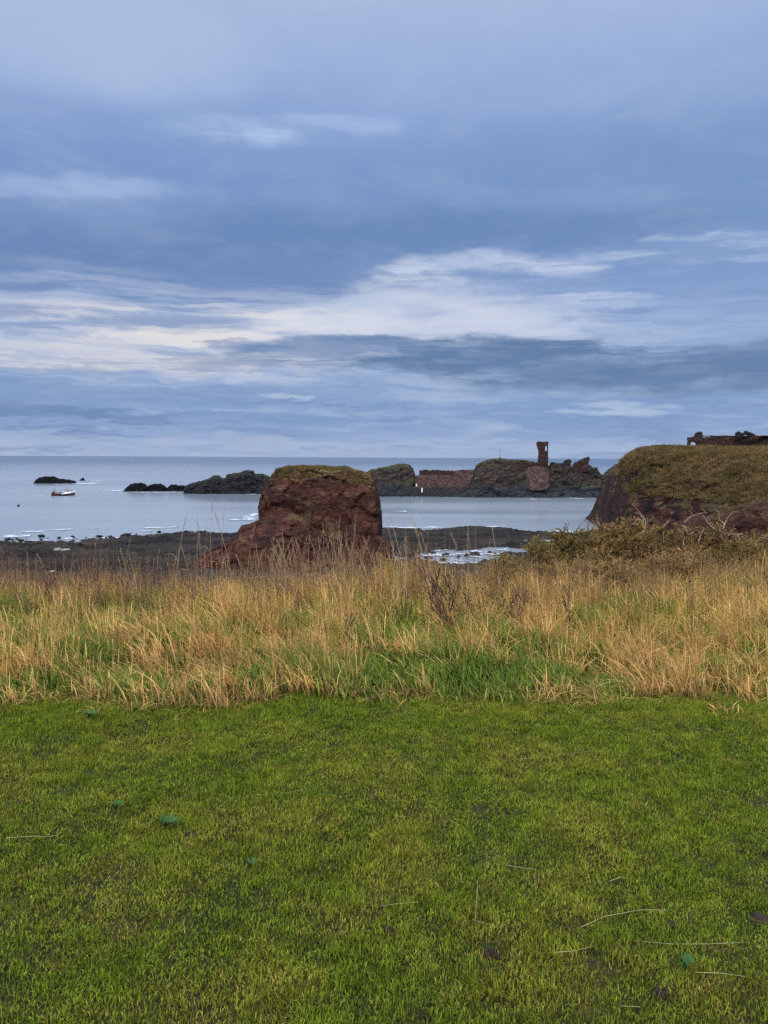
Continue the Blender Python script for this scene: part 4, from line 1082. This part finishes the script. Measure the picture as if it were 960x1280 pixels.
# far tufts on the headland and the stack top
ft = []
for v in range(4):
    n = 40; xy = RNG.normal(0, .22, (n, 2)); ft.append(variant('far_tuft_%d' % v, [blades(n, xy, U(.2, .7, n), U(.03, .07, n), U(.3, 1.2, n), 2, .3)], MAT['farblade']))
def scatter_on(V, Fc, nmax, zmin, nzmin, name, label, cat, sc=(.8, 1.4), keep=None):
    v0, v1, v2, v3 = [V[Fc[:, k_]] for k_ in range(4)]
    c = (v0+v1+v2+v3)/4; nr = np.cross(v2-v0, v3-v1); ar = np.linalg.norm(nr, axis=1)+1e-9; nr = nr/ar[:, None]; nr = nr*np.sign(nr[:, 2:3]+1e-9)
    nn = fbm(c*.25, 5, 3)*.25
    ok = (nr[:, 2]+nn > nzmin) & (c[:, 2]+nn*8 > zmin)
    if keep is not None: ok &= keep(c)
    ids = np.nonzero(ok)[0]; pr = ar[ids]/ar[ids].sum()
    k_ = RNG.choice(ids, nmax, p=pr); a_, b_ = U(0, 1, nmax)[:, None], U(0, 1, nmax)[:, None]
    p_ = v0[k_]*(1-a_)*(1-b_)+v1[k_]*a_*(1-b_)+v2[k_]*a_*b_+v3[k_]*(1-a_)*b_
    s_ = U(*sc, nmax)
    scatter(name, p_-np.array([0, 0, .03]), U(0, 6.28, nmax), np.c_[s_, s_, s_*U(.7, 1.3, nmax)], RNG.integers(0, 4, nmax), [v.copy() for v in ft], label, cat)
scatter_on(hg[0], hg[1], 23000, 9, .42, 'headland_grass', 'dry tussocky grass covering the headland', 'grass', sc=(.45, 1.5), keep=lambda c: (c[:, 1] < 205) & (c[:, 0] < c[:, 1]*.62))
scatter_on(V, Fc, 10, 0, .5, 'x', 'x', 'x') if False else None
SV, SF = join([main])
scatter_on(SV, SF, 2200, 13.2, .88, 'stack_grass', 'yellow green turf on top of the red stack', 'grass', sc=(.35, .8))
ov, of = b
scatter_on(ov, of, 900, 7.5, .5, 'outcrop_grass', 'dry grass on the crown of the taller red outcrop', 'grass', sc=(.3, .7))

# ------------------------------------------------------------------ stalks standing over the grass
def stalk_proto(kind, seed):
    rn = random.Random(seed)
    if kind == 'reed':
        o = bpy.data.objects.new('grass_stalk', None)
        m = MB(); H = 1.0; pts_ = []
        bx, by = rn.uniform(-.12, .12), rn.uniform(-.08, .08)
        for i in range(9):
            t_ = i/8; pts_.append((bx*t_**2*1.5+rn.uniform(-.003, .003), by*t_**2, H*t_))
        m.tube(pts_, [.0042*(1-.75*i/8) for i in range(9)], 4); st = m.build('stem', [MAT['stalk'], MAT['palestalk'], MAT['redreed'], MAT['redreed'], MAT['stalk']][seed], o, True)
        m = MB()
        for i in range(16):
            t_ = .80+.2*i/16; a = rn.uniform(0, 6.28); p_ = np.array([bx*t_**2*1.5, by*t_**2, H*t_]); l_ = .028*(1.2-(t_-.8)*4)
            m.tube([p_, p_+np.array([math.cos(a)*l_*.5, math.sin(a)*l_*.5, l_])], [.0015, .0006], 3)
        m.build('seed_plume', MAT['stalk'], o)
        for i in range(2):
            m = MB()
            t_ = rn.uniform(.15, .55); a = rn.uniform(0, 6.28); p_ = np.array([bx*t_**2*1.5, by*t_**2, H*t_])
            m.tube([p_, p_+np.array([math.cos(a)*.05, math.sin(a)*.05, .07]), p_+np.array([math.cos(a)*.13, math.sin(a)*.13, .06])], [.002, .0018, .0006], 3)
            m.build('leaf', MAT['palestalk'], o)
        return o
    if kind == 'bare':
        o = bpy.data.objects.new('bare_stem', None); m = MB(); x_ = y_ = 0; pts_ = [(0, 0, 0)]
        for i in range(1, 9):
            x_ += rn.uniform(-.022, .022); y_ += rn.uniform(-.015, .015); pts_.append((x_, y_, i/8))
        m.tube(pts_, [.0042*(1-.7*i/8) for i in range(9)], 5); m.build('stem', MAT['twig'], o, True)
        for i in range(3):
            m = MB()
            q = pts_[5+i]; a = rn.uniform(0, 6.28); m.tube([q, (q[0]+.04*math.cos(a), q[1]+.04*math.sin(a), q[2]+.07)], [.0018, .0008], 4)
            m.build('twig', MAT['twig'], o)
        return o
    if kind == 'knap':
        o = bpy.data.objects.new('seedhead_plant', None); m = MB(); hd = MB(); tops = []
        m.tube([(0, 0, 0), (.01, 0, .5), (.0, .01, .9)], [.003, .0025, .0018], 4); tops.append((0, .01, .9))
        for i in range(rn.choice([2, 3, 4])):
            z_0 = rn.uniform(.45, .7); a = rn.uniform(0, 6.28); r_ = rn.uniform(.06, .13); tz = rn.uniform(.8, 1.02)
            e_ = (r_*math.cos(a), r_*math.sin(a), tz); m.tube([(.008, 0, z_0), (e_[0]*.7, e_[1]*.7, (z_0+tz)/2), e_], [.002, .0018, .0014], 4); tops.append(e_)
        m.build('stem', MAT['redstalk'], o)
        for q in tops:
            hm = MB(); hm.blob((q[0], q[1], q[2]+.006), .013, (1, 1, 1.05), 7, 5, .12, rn.randint(0, 99)); hm.build('seedhead', MAT['seed'], o)
        return o
    if kind == 'dock':
        o = bpy.data.objects.new('dock_plant', None); m = MB()
        m.tube([(0, 0, 0), (.01, .0, .4), (.03, 0, 1.0)], [.006, .005, .002], 5)
        br = []
        for i in range(6):
            z0 = .4+.08*i; a = rn.uniform(0, 6.28); e_ = (.02+.09*math.cos(a), .09*math.sin(a), z0+.2); m.tube([(.015, 0, z0), e_], [.003, .0015], 4); br.append(((.015, 0, z0), e_))
        m.build('stem', MAT['redstalk'], o)
        for a0, e_ in br+[((.015, 0, .7), (.03, 0, 1.0))]:
            hm = MB()
            for k_ in range(9):
                t_ = .35+.65*k_/8; q = [a0[j]+(e_[j]-a0[j])*t_+rn.uniform(-.006, .006) for j in range(3)]
                hm.blob(q, .010, (1, 1, 1.2), 5, 4, .3, k_)
            hm.build('seed_spike', MAT['seed'] if seed % 2 else MAT['redstalk'], o)
        return o
def place(proto, first, loc, rz, s, tilt=(0, 0), label=None, cat=None, group=None):
    if first:
        o = proto; COL.objects.link(o)
    else: o = copy_tree(proto)
    o.location = loc; o.rotation_euler = (tilt[0], tilt[1], rz); o.scale = s if hasattr(s, '__len__') else (s, s, s)
    tag(o, label, cat, group)
    return o
def group_place(protos, spots, label, cat, group):
    """spots: (px of the tip, py of the tip, depth); foot on the ground"""
    used = set()
    for (a0, b0, Yd, lean) in spots:
        top = P(a0, b0, Yd); i = random.randrange(len(protos)); p_ = protos[i]
        g0 = float(gz(top[0]-lean, Yd)); H = top[2]-g0
        if H < .15: continue
        fx = top[0]-lean*H; g0 = float(gz(fx, Yd)); H = top[2]-g0
        place(p_, i not in used, (fx, Yd, g0-.02), random.uniform(-.6, .6), (max(.6, min(1.2, H)), max(.6, min(1.2, H)), H), (random.uniform(-.05, .05), math.atan(lean)), label, cat, group)
        used.add(i)
reeds = [stalk_proto('reed', s_) for s_ in range(5)]
bares = [stalk_proto('bare', s_) for s_ in range(4)]
knaps = [stalk_proto('knap', s_) for s_ in range(5)]
docks = [stalk_proto('dock', s_) for s_ in range(4)]
for o in list(bpy.data.objects):
    pass
reed_spots = []
for a0, b0, ln in [(103, 660, -.12), (148, 678, -.25), (152, 672, 0), (217, 638, .0), (228, 655, -.3), (243, 622, -.18), (258, 628, -.2), (280, 622, -.12), (307, 655, 0), (60, 684, -.2), (78, 690, -.2), (34, 692, -.35), (18, 688, -.3),
                   (120, 695, 0), (172, 690, .0), (188, 684, -.1), (205, 682, 0), (236, 678, -.1), (330, 676, .1), (352, 668, .15), (365, 664, .1), (372, 670, .05), (392, 660, .0), (408, 668, .1), (428, 664, .1), (445, 672, -.1),
                   (455, 678, -.1), (497, 640, .0), (505, 640, -.05), (527, 633, -.12), (531, 648, -.05), (570, 655, -.2), (578, 660, -.15), (592, 660, -.1), (628, 658, .03), (606, 672, 0), (518, 668, .1), (540, 660, -.1), (556, 676, -.2),
                   (660, 690, -.3), (700, 690, -.3), (724, 697, -.25), (655, 700, -.3), (768, 695, -.3), (800, 700, -.3), (840, 700, -.3), (870, 705, -.3), (908, 700, -.3), (934, 708, -.2)]:
    reed_spots.append((a0, b0, random.uniform(8.0, 9.4), ln))
for _ in range(110):
    a0 = random.uniform(0, 540) if random.random() < .75 else random.uniform(540, 960)
    b0 = np.interp(a0, [0, 150, 300, 420, 540, 700, 960], [715, 705, 695, 682, 692, 712, 716])+random.uniform(-14, 12)
    reed_spots.append((a0, b0, random.uniform(8., 9.6), random.uniform(-.3, .1)))
for _ in range(85):
    a0 = random.uniform(305, 530); reed_spots.append((a0, np.interp(a0, [305, 340, 400, 470, 530], [690, 674, 668, 676, 690])+random.uniform(-12, 14), random.uniform(8., 9.5), random.uniform(-.3, .15)))
group_place(reeds, reed_spots, 'thin dry grass stalk with a wispy seed plume above the long grass', 'grass stalk', 'tall grass stalks along the cliff edge')
sp = [(422, 642, 9.2, .03), (441, 642, 9.2, .04), (432, 655, 9.0, .0), (401, 650, 9.1, -.1), (447, 650, 9.3, .06), (265, 650, 9., .05), (238, 640, 9, -.05), (535, 655, 9, -.1), (508, 650, 9, .05), (595, 655, 9.2, -.08), (640, 680, 9.2, -.2), (880, 690, 9.4, .1), (930, 688, 9.4, .1)]
group_place(bares, sp, 'crooked bare grey stem rising out of the long grass', 'bare stem', 'bare weed stems along the cliff edge')
sp = []
for _ in range(120):
    a0 = random.choice([random.uniform(10, 960), random.uniform(330, 700)]); b0 = random.uniform(704, 762)
    Yd = 6.6+2.6*(768-b0)/64+random.uniform(-.2, .2)
    sp.append((a0, b0, Yd, random.uniform(-.12, .08)))
for a0, b0 in [(866, 700), (640, 770), (644, 745), (652, 740), (870, 770), (878, 775), (433, 768), (440, 772), (446, 780), (330, 765)]: sp.append((a0, b0, 6.8, 0))
group_place(knaps, sp, 'dead brown weed with round dark seedheads among the straw grass', 'seedhead plant', 'dead seedhead plants in the long grass')
sp = [(540, 708, 7.4, -.25), (533, 715, 7.3, -.25), (548, 722, 7.2, -.3), (556, 712, 7.5, -.2), (563, 730, 7.2, -.3), (545, 740, 7, -.3), (525, 700, 7.6, -.25), (537, 728, 7.1, -.32), (576, 735, 7.2, -.3), (552, 748, 6.9, -.35), (646, 728, 7.2, 0), (655, 735, 7.1, .1), (638, 742, 7.0, -.1),
      (322, 808, 5.9, 0), (436, 765, 6.4, .1), (628, 745, 7.1, 0), (240, 730, 7.6, 0), (120, 712, 8.2, .1), (150, 716, 8.2, -.1), (60, 720, 8, 0), (708, 742, 7.2, 0)]
group_place(docks, sp, 'rust brown dead dock plant leaning in the long grass', 'dock plant', 'dead dock plants in the long grass')

# ------------------------------------------------------------------ gorse bushes
def gorse(px, top, wpx, Yd, label, green=False, n_br=46, dens=.8, seed=0):
    rn = np.random.default_rng(900+seed); pr = random.Random(seed)
    tp = P(px, top, Yd); gx0 = tp[0]; g0 = float(gz(gx0, Yd)); H = tp[2]-g0+.05; Wd = wpx/F*Yd/2*1.2
    root = empty('gorse_bush', (gx0, Yd, g0), label, 'bush', 'gorse bushes on the cliff edge')
    m = MB(); tips = []
    for i in range(n_br):
        a = rn.uniform(0, 2*math.pi); r = Wd*math.sqrt(rn.uniform(0, 1))
        ex, ey = r*math.cos(a), r*.75*math.sin(a)
        hh = H*(1-.45*(r/Wd)**2.2)*rn.uniform(.55, 1.04)
        bx_, by_ = ex*.35, ey*.35
        dz = float(gz(gx0+bx_, Yd+by_))-g0
        pl = [(bx_, by_, dz-.1), (bx_+(ex-bx_)*.35+rn.normal(0, .04), by_+(ey-by_)*.3, hh*.35), (bx_+(ex-bx_)*.75+rn.normal(0, .04), by_+(ey-by_)*.75, hh*.72), (ex, ey, hh)]
        m.tube(pl, [.016, .012, .008, .003], 5); tips.append(np.array(pl))
    m.build('branch', MAT['bark'], root)
    # foliage: spiny shoots off the outer branches
    segs = []
    for pl in tips:
        for _ in range(int(44*dens)):
            t_ = rn.uniform(.30, 1.0)**.7; s_ = t_*3; k_ = min(2, int(s_)); f_ = s_-k_
            q = pl[k_]*(1-f_)+pl[k_+1]*f_
            a = rn.uniform(0, 2*math.pi); up = rn.uniform(.2, 1.2); l_ = rn.uniform(.08, .24)
            d_ = np.array([math.cos(a)-.25, math.sin(a), up]); d_ /= np.linalg.norm(d_)
            segs.append((q, q+d_*l_))
    A = np.array([s_[0] for s_ in segs]); B = np.array([s_[1] for s_ in segs]); n = len(A)
    ns = 26
    t_ = rn.uniform(.05, 1.0, (n, ns)); c = A[:, None]+(B-A)[:, None]*t_[..., None]
    dd = (B-A)[:, None]/np.linalg.norm(B-A, axis=1)[:, None, None]
    rd = rn.normal(0, 1, (n, ns, 3)); rd /= np.linalg.norm(rd, axis=-1, keepdims=True)
    sp_ = rd*.8+dd*.75; ln = rn.uniform(.02, .05, (n, ns, 1))*(1.25-t_[..., None]*.5)
    sd_ = np.cross(sp_, rn.normal(0, 1, (n, ns, 3))); sd_ /= np.linalg.norm(sd_, axis=-1, keepdims=True)
    wv = .0048
    Q = np.stack([c-sd_*wv, c+sd_*wv, c+sp_*ln+sd_*wv*.3, c+sp_*ln-sd_*wv*.3], 2).reshape(-1, 3)
    # the shoots themselves
    sd2 = np.cross(B-A, rn.normal(0, 1, (n, 3))); sd2 /= np.linalg.norm(sd2, axis=-1, keepdims=True)
    Q2 = np.stack([A-sd2*.005, A+sd2*.005, B+sd2*.002, B-sd2*.002], 1).reshape(-1, 3)
    rv = np.repeat(np.clip(rn.uniform(0, 1, (n, 1))*.6+rn.uniform(0, 1, (n, ns))*.4, 0, 1).reshape(-1), 4)
    tv = np.repeat(np.clip(.15+t_*.9, 0, 1).reshape(-1), 4)
    VV = np.concatenate([Q, Q2]); FF = np.arange(len(VV)).reshape(-1, 4)
    fo = mesh_obj('foliage', VV, FF, MAT['gorse_green'] if green else MAT['gorse'], root, smooth=False, attrs={'rnd': np.r_[rv, rn.uniform(0, 1, n).repeat(4)], 'tip': np.r_[tv, np.full(n*4, .1)]})
    fo['kind'] = 'stuff'
    return root
gorse(628, 700, 70, 10.3, 'lowest gorse bush, a dark green tuft at the left end of the row', True, 26, seed=1)
gorse(672, 682, 80, 11.0, 'small greenish gorse bush, second from the left end of the row', True, 40, seed=2)
gorse(716, 668, 90, 11.5, 'olive brown gorse bush just left of the orange topped one', True, 56, seed=3)
gorse(776, 652, 100, 12.0, 'tallest gorse bush, with an orange brown top below the cliff foot', False, 70, 1.2, seed=4)
gorse(836, 661, 86, 11.8, 'gorse bush with fresh green shoots beneath the first bare branches', True, 54, seed=5)
gorse(884, 659, 96, 11.6, 'rusty brown gorse bush beneath the arching bare branch', False, 60, seed=6)
gorse(938, 678, 84, 11.2, 'dark low gorse bush under the forked bare branch', True, 44, seed=7)
gorse(968, 672, 70, 12.2, 'orange brown gorse bush cut by the right edge of the picture', False, 50, seed=8)
gorse(740, 700, 120, 10.6, 'sprawling brown gorse in front of the tallest bush', False, 56, seed=9)
gorse(850, 702, 130, 10.6, 'sprawling brown gorse in front of the rusty bush', False, 60, seed=10)
gorse(1040, 690, 120, 11.5, 'gorse bush beyond the right edge', False, 50, seed=11)

def dead_branch(lines, Yd, label, seed):
    rn = random.Random(seed)
    root = None; allp = []
    m = MB(); org = P(lines[0][0][0], lines[0][0][1]+8, Yd)
    for li, ln in enumerate(lines):
        L2 = []
        for j, (a0, b0) in enumerate(ln):
            dq = Yd+(.12*math.sin(seed*3+j*1.3+li*2.1) if not (li and j == 0) else .12*math.sin(seed*3))
            L2.append(P(a0, b0, dq))
        if li == 0: L2.insert(0, org)
        # subdivide and wobble
        fine = []
        for i in range(len(L2)-1):
            for k_ in range(4):
                fine.append(L2[i]*(1-k_/4)+L2[i+1]*k_/4+np.array([rn.uniform(-.008, .008) for _ in range(3)]))
        fine.append(L2[-1])
        r0 = .010 if li == 0 else .008
        m.tube(fine, [r0*(1-.7*i/(len(fine)-1)) for i in range(len(fine))], 6)
        for _ in range(2):
            q = rn.choice(fine[len(fine)//2:]); d_ = np.array([rn.uniform(-.1, .1), rn.uniform(-.05, .05), rn.uniform(.02, .11)]); m.tube([q, q+d_], [.005, .002], 4)
    tag(m.build('dead_branch', MAT['twig'], smooth=True), label, 'dead branch', 'bare bleached branches over the gorse')
dead_branch([[(805, 682), (806, 662), (807, 652), (799, 640), (790, 629)], [(806, 662), (799, 668), (795, 674)], [(807, 656), (798, 648), (795, 652), (788, 656)], [(807, 654), (813, 650)]], 11.7, 'bare bleached branch with a long straight spike leaning left', 1)
dead_branch([[(829, 672), (829, 660), (836, 652), (841, 640)], [(829, 660), (831, 655)]], 11.6, 'short bare branch with one upright prong above the green shoots', 2)
dead_branch([[(855, 674), (854, 656), (862, 646), (872, 643), (883, 641)], [(854, 656), (860, 668), (863, 672)], [(854, 656), (851, 668)]], 11.5, 'bare branch arching over to the right like a hook', 3)
dead_branch([[(925, 690), (924, 674), (921, 668), (905, 666), (892, 660), (884, 652), (879, 644)], [(921, 668), (930, 668), (933, 664), (933, 670), (931, 688)], [(905, 666), (904, 660), (908, 650), (913, 643), (923, 638)], [(906, 655), (899, 650), (899, 640)], [(920, 688), (914, 681), (905, 677)]], 11.3, 'widest bare branch, forking again and again over the dark gorse', 4)
dead_branch([[(937, 692), (943, 678), (951, 672), (958, 673), (966, 680)], [(955, 700), (957, 696), (964, 690)]], 11.1, 'bare branch curling down at the right edge', 5)
dead_branch([[(872, 678), (876, 670), (880, 660), (873, 657)]], 11.4, 'tiny bare twig between the hook shaped and the widest branch', 6)

# ------------------------------------------------------------------ litter and weeds on the lawn
def on_lawn(a0, b0):
    d = ray(a0, b0); t_ = (15.9-EYE)/d[2]; return d[0]*t_, d[1]*t_
def straw(pts_px, label, i):
    L2 = []
    for a0, b0 in pts_px:
        x_, y_ = on_lawn(a0, b0); L2.append((x_, y_, float(gz(x_, y_))+.018+.008*math.sin(a0)))
    L3 = []
    for j in range(len(L2)-1):
        for k_ in range(5):
            f_ = k_/5; L3.append(np.array(L2[j])*(1-f_)+np.array(L2[j+1])*f_)
    L3.append(np.array(L2[-1]))
    m = MB(); m.tube(L3, [.0010*(1-.4*q/len(L3)) for q in range(len(L3))], 5)
    tag(m.build('fallen_straw', MAT['palestalk'], smooth=True), label, 'straw', 'loose straws lying on the lawn')
S_ = [([(726, 1168), (755, 1160), (800, 1155), (840, 1153)], 'long curved straw on the lawn, farther of the two long ones at lower right'),
      ([(803, 1191), (840, 1197), (885, 1199), (928, 1196)], 'long straw on the lawn, nearer of the two long ones at lower right'),
      ([(694, 1199), (720, 1196), (747, 1191)], 'short straw left of the nearer long straw'),
      ([(8, 1056), (40, 1053), (62, 1050), (74, 1047)], 'straw at the far left of the lawn'),
      ([(320, 993), (350, 992), (380, 991)], 'straight straw on the lawn below the middle of the long grass'),
      ([(631, 1094), (650, 1097), (668, 1100)], 'small bent straw right of the middle of the lawn'),
      ([(597, 1112), (594, 1158), (628, 1166)], 'sharply bent straw in an L shape'),
      ([(476, 1137), (500, 1136), (524, 1138)], 'short straight straw in the middle of the lawn'),
      ([(868, 1239), (900, 1241), (935, 1239)], 'straw near the lower right corner'),
      ([(776, 1273), (800, 1279)], 'straw cut by the bottom edge'),
      ([(640, 950), (690, 944), (740, 938)], 'faint straw near the edge of the long grass at right'),
      ([(762, 1115), (775, 1110), (790, 1109)], 'tiny curved straw above the long curved one')]
for i, (pp, lb) in enumerate(S_): straw(pp, lb, i)
def weed(a0, b0, r, label, seed):
    x_, y_ = on_lawn(a0, b0); rn = random.Random(seed)
    root = empty('lawn_weed', (x_, y_, float(gz(x_, y_))+.01), label, 'weed')
    for i in range(9):
        a = i*2.4+rn.uniform(-.2, .2); L_ = r*rn.uniform(.7, 1.1); w = r*.26; Vv = []; Ff = []
        for k_ in range(6):
            t_ = k_/5; ww = w*math.sin(math.pi*min(1, t_*.9+.08))*(1+.35*(k_ % 2)); cx = L_*t_; cz = .035*math.sin(t_*2.2)+.015
            for s_ in (-1, 1):
                Vv.append((cx*math.cos(a)-s_*ww/2*math.sin(a), cx*math.sin(a)+s_*ww/2*math.cos(a), cz+.006*(s_ == 1)))
        for k_ in range(5): Ff.append((k_*2, k_*2+1, k_*2+3, k_*2+2))
        mesh_obj('leaf', Vv, Ff, MAT['weedleaf'], root)
weed(207, 1040, .055, 'bluish green leafy weed, largest on the left part of the lawn', 1)
weed(145, 1021, .035, 'small leafy weed just left of the largest one', 2)
weed(312, 1094, .03, 'small grey green weed rosette left of the middle of the lawn', 3)
weed(855, 1236, .035, 'leafy weed near the lower right corner of the lawn', 4)
weed(112, 908, .06, 'pale green weed at the edge of the long grass on the left', 5)
def clod(a0, b0, r, label, seed):
    x_, y_ = on_lawn(a0, b0); m = MB(); rn = random.Random(seed)
    m.blob((x_, y_, float(gz(x_, y_))), r*.9, (1.2, 1, .35), 9, 6, .2, seed)
    for i in range(9): m.blob((x_+rn.uniform(-.6, .6)*r, y_+rn.uniform(-.5, .5)*r, float(gz(x_, y_))+.004+rn.uniform(0, .012)), r*rn.uniform(.2, .42), (1, 1, .6), 7, 5, .3, seed+i)
    tag(m.build('mud_clod', MAT['mud'], smooth=True), label, 'clod of earth', 'dark clods of earth on the lawn')
clod(614, 1193, .03, 'dark clod of earth left of the short straw', 1)
clod(948, 1163, .04, 'dark clod of earth at the right edge of the lawn', 2)
clod(838, 1172, .022, 'small dark clod between the two long straws', 3)
clod(826, 1255, .025, 'dark clod close to the bottom edge', 4)
clod(238, 1046, .03, 'dark clod beside the largest weed', 5)
clod(486, 1168, .022, 'small dark clod in the middle of the lawn', 6)
clod(130, 1074, .028, 'dark clod on the left of the lawn', 7)

# ------------------------------------------------------------------ output
vs = scene.view_settings
vs.view_transform = 'Standard'; vs.look = 'None'; vs.exposure = 0; vs.gamma = 1; vs.use_curve_mapping = False
scene.render.engine = 'CYCLES'
scene.cycles.max_bounces = 6; scene.cycles.diffuse_bounces = 3; scene.cycles.glossy_bounces = 3; scene.cycles.transmission_bounces = 3; scene.cycles.transparent_max_bounces = 4
scene.cycles.use_denoising = False
scene.cycles.sample_clamp_indirect = 3.0
scene.render.filter_size = 1.2
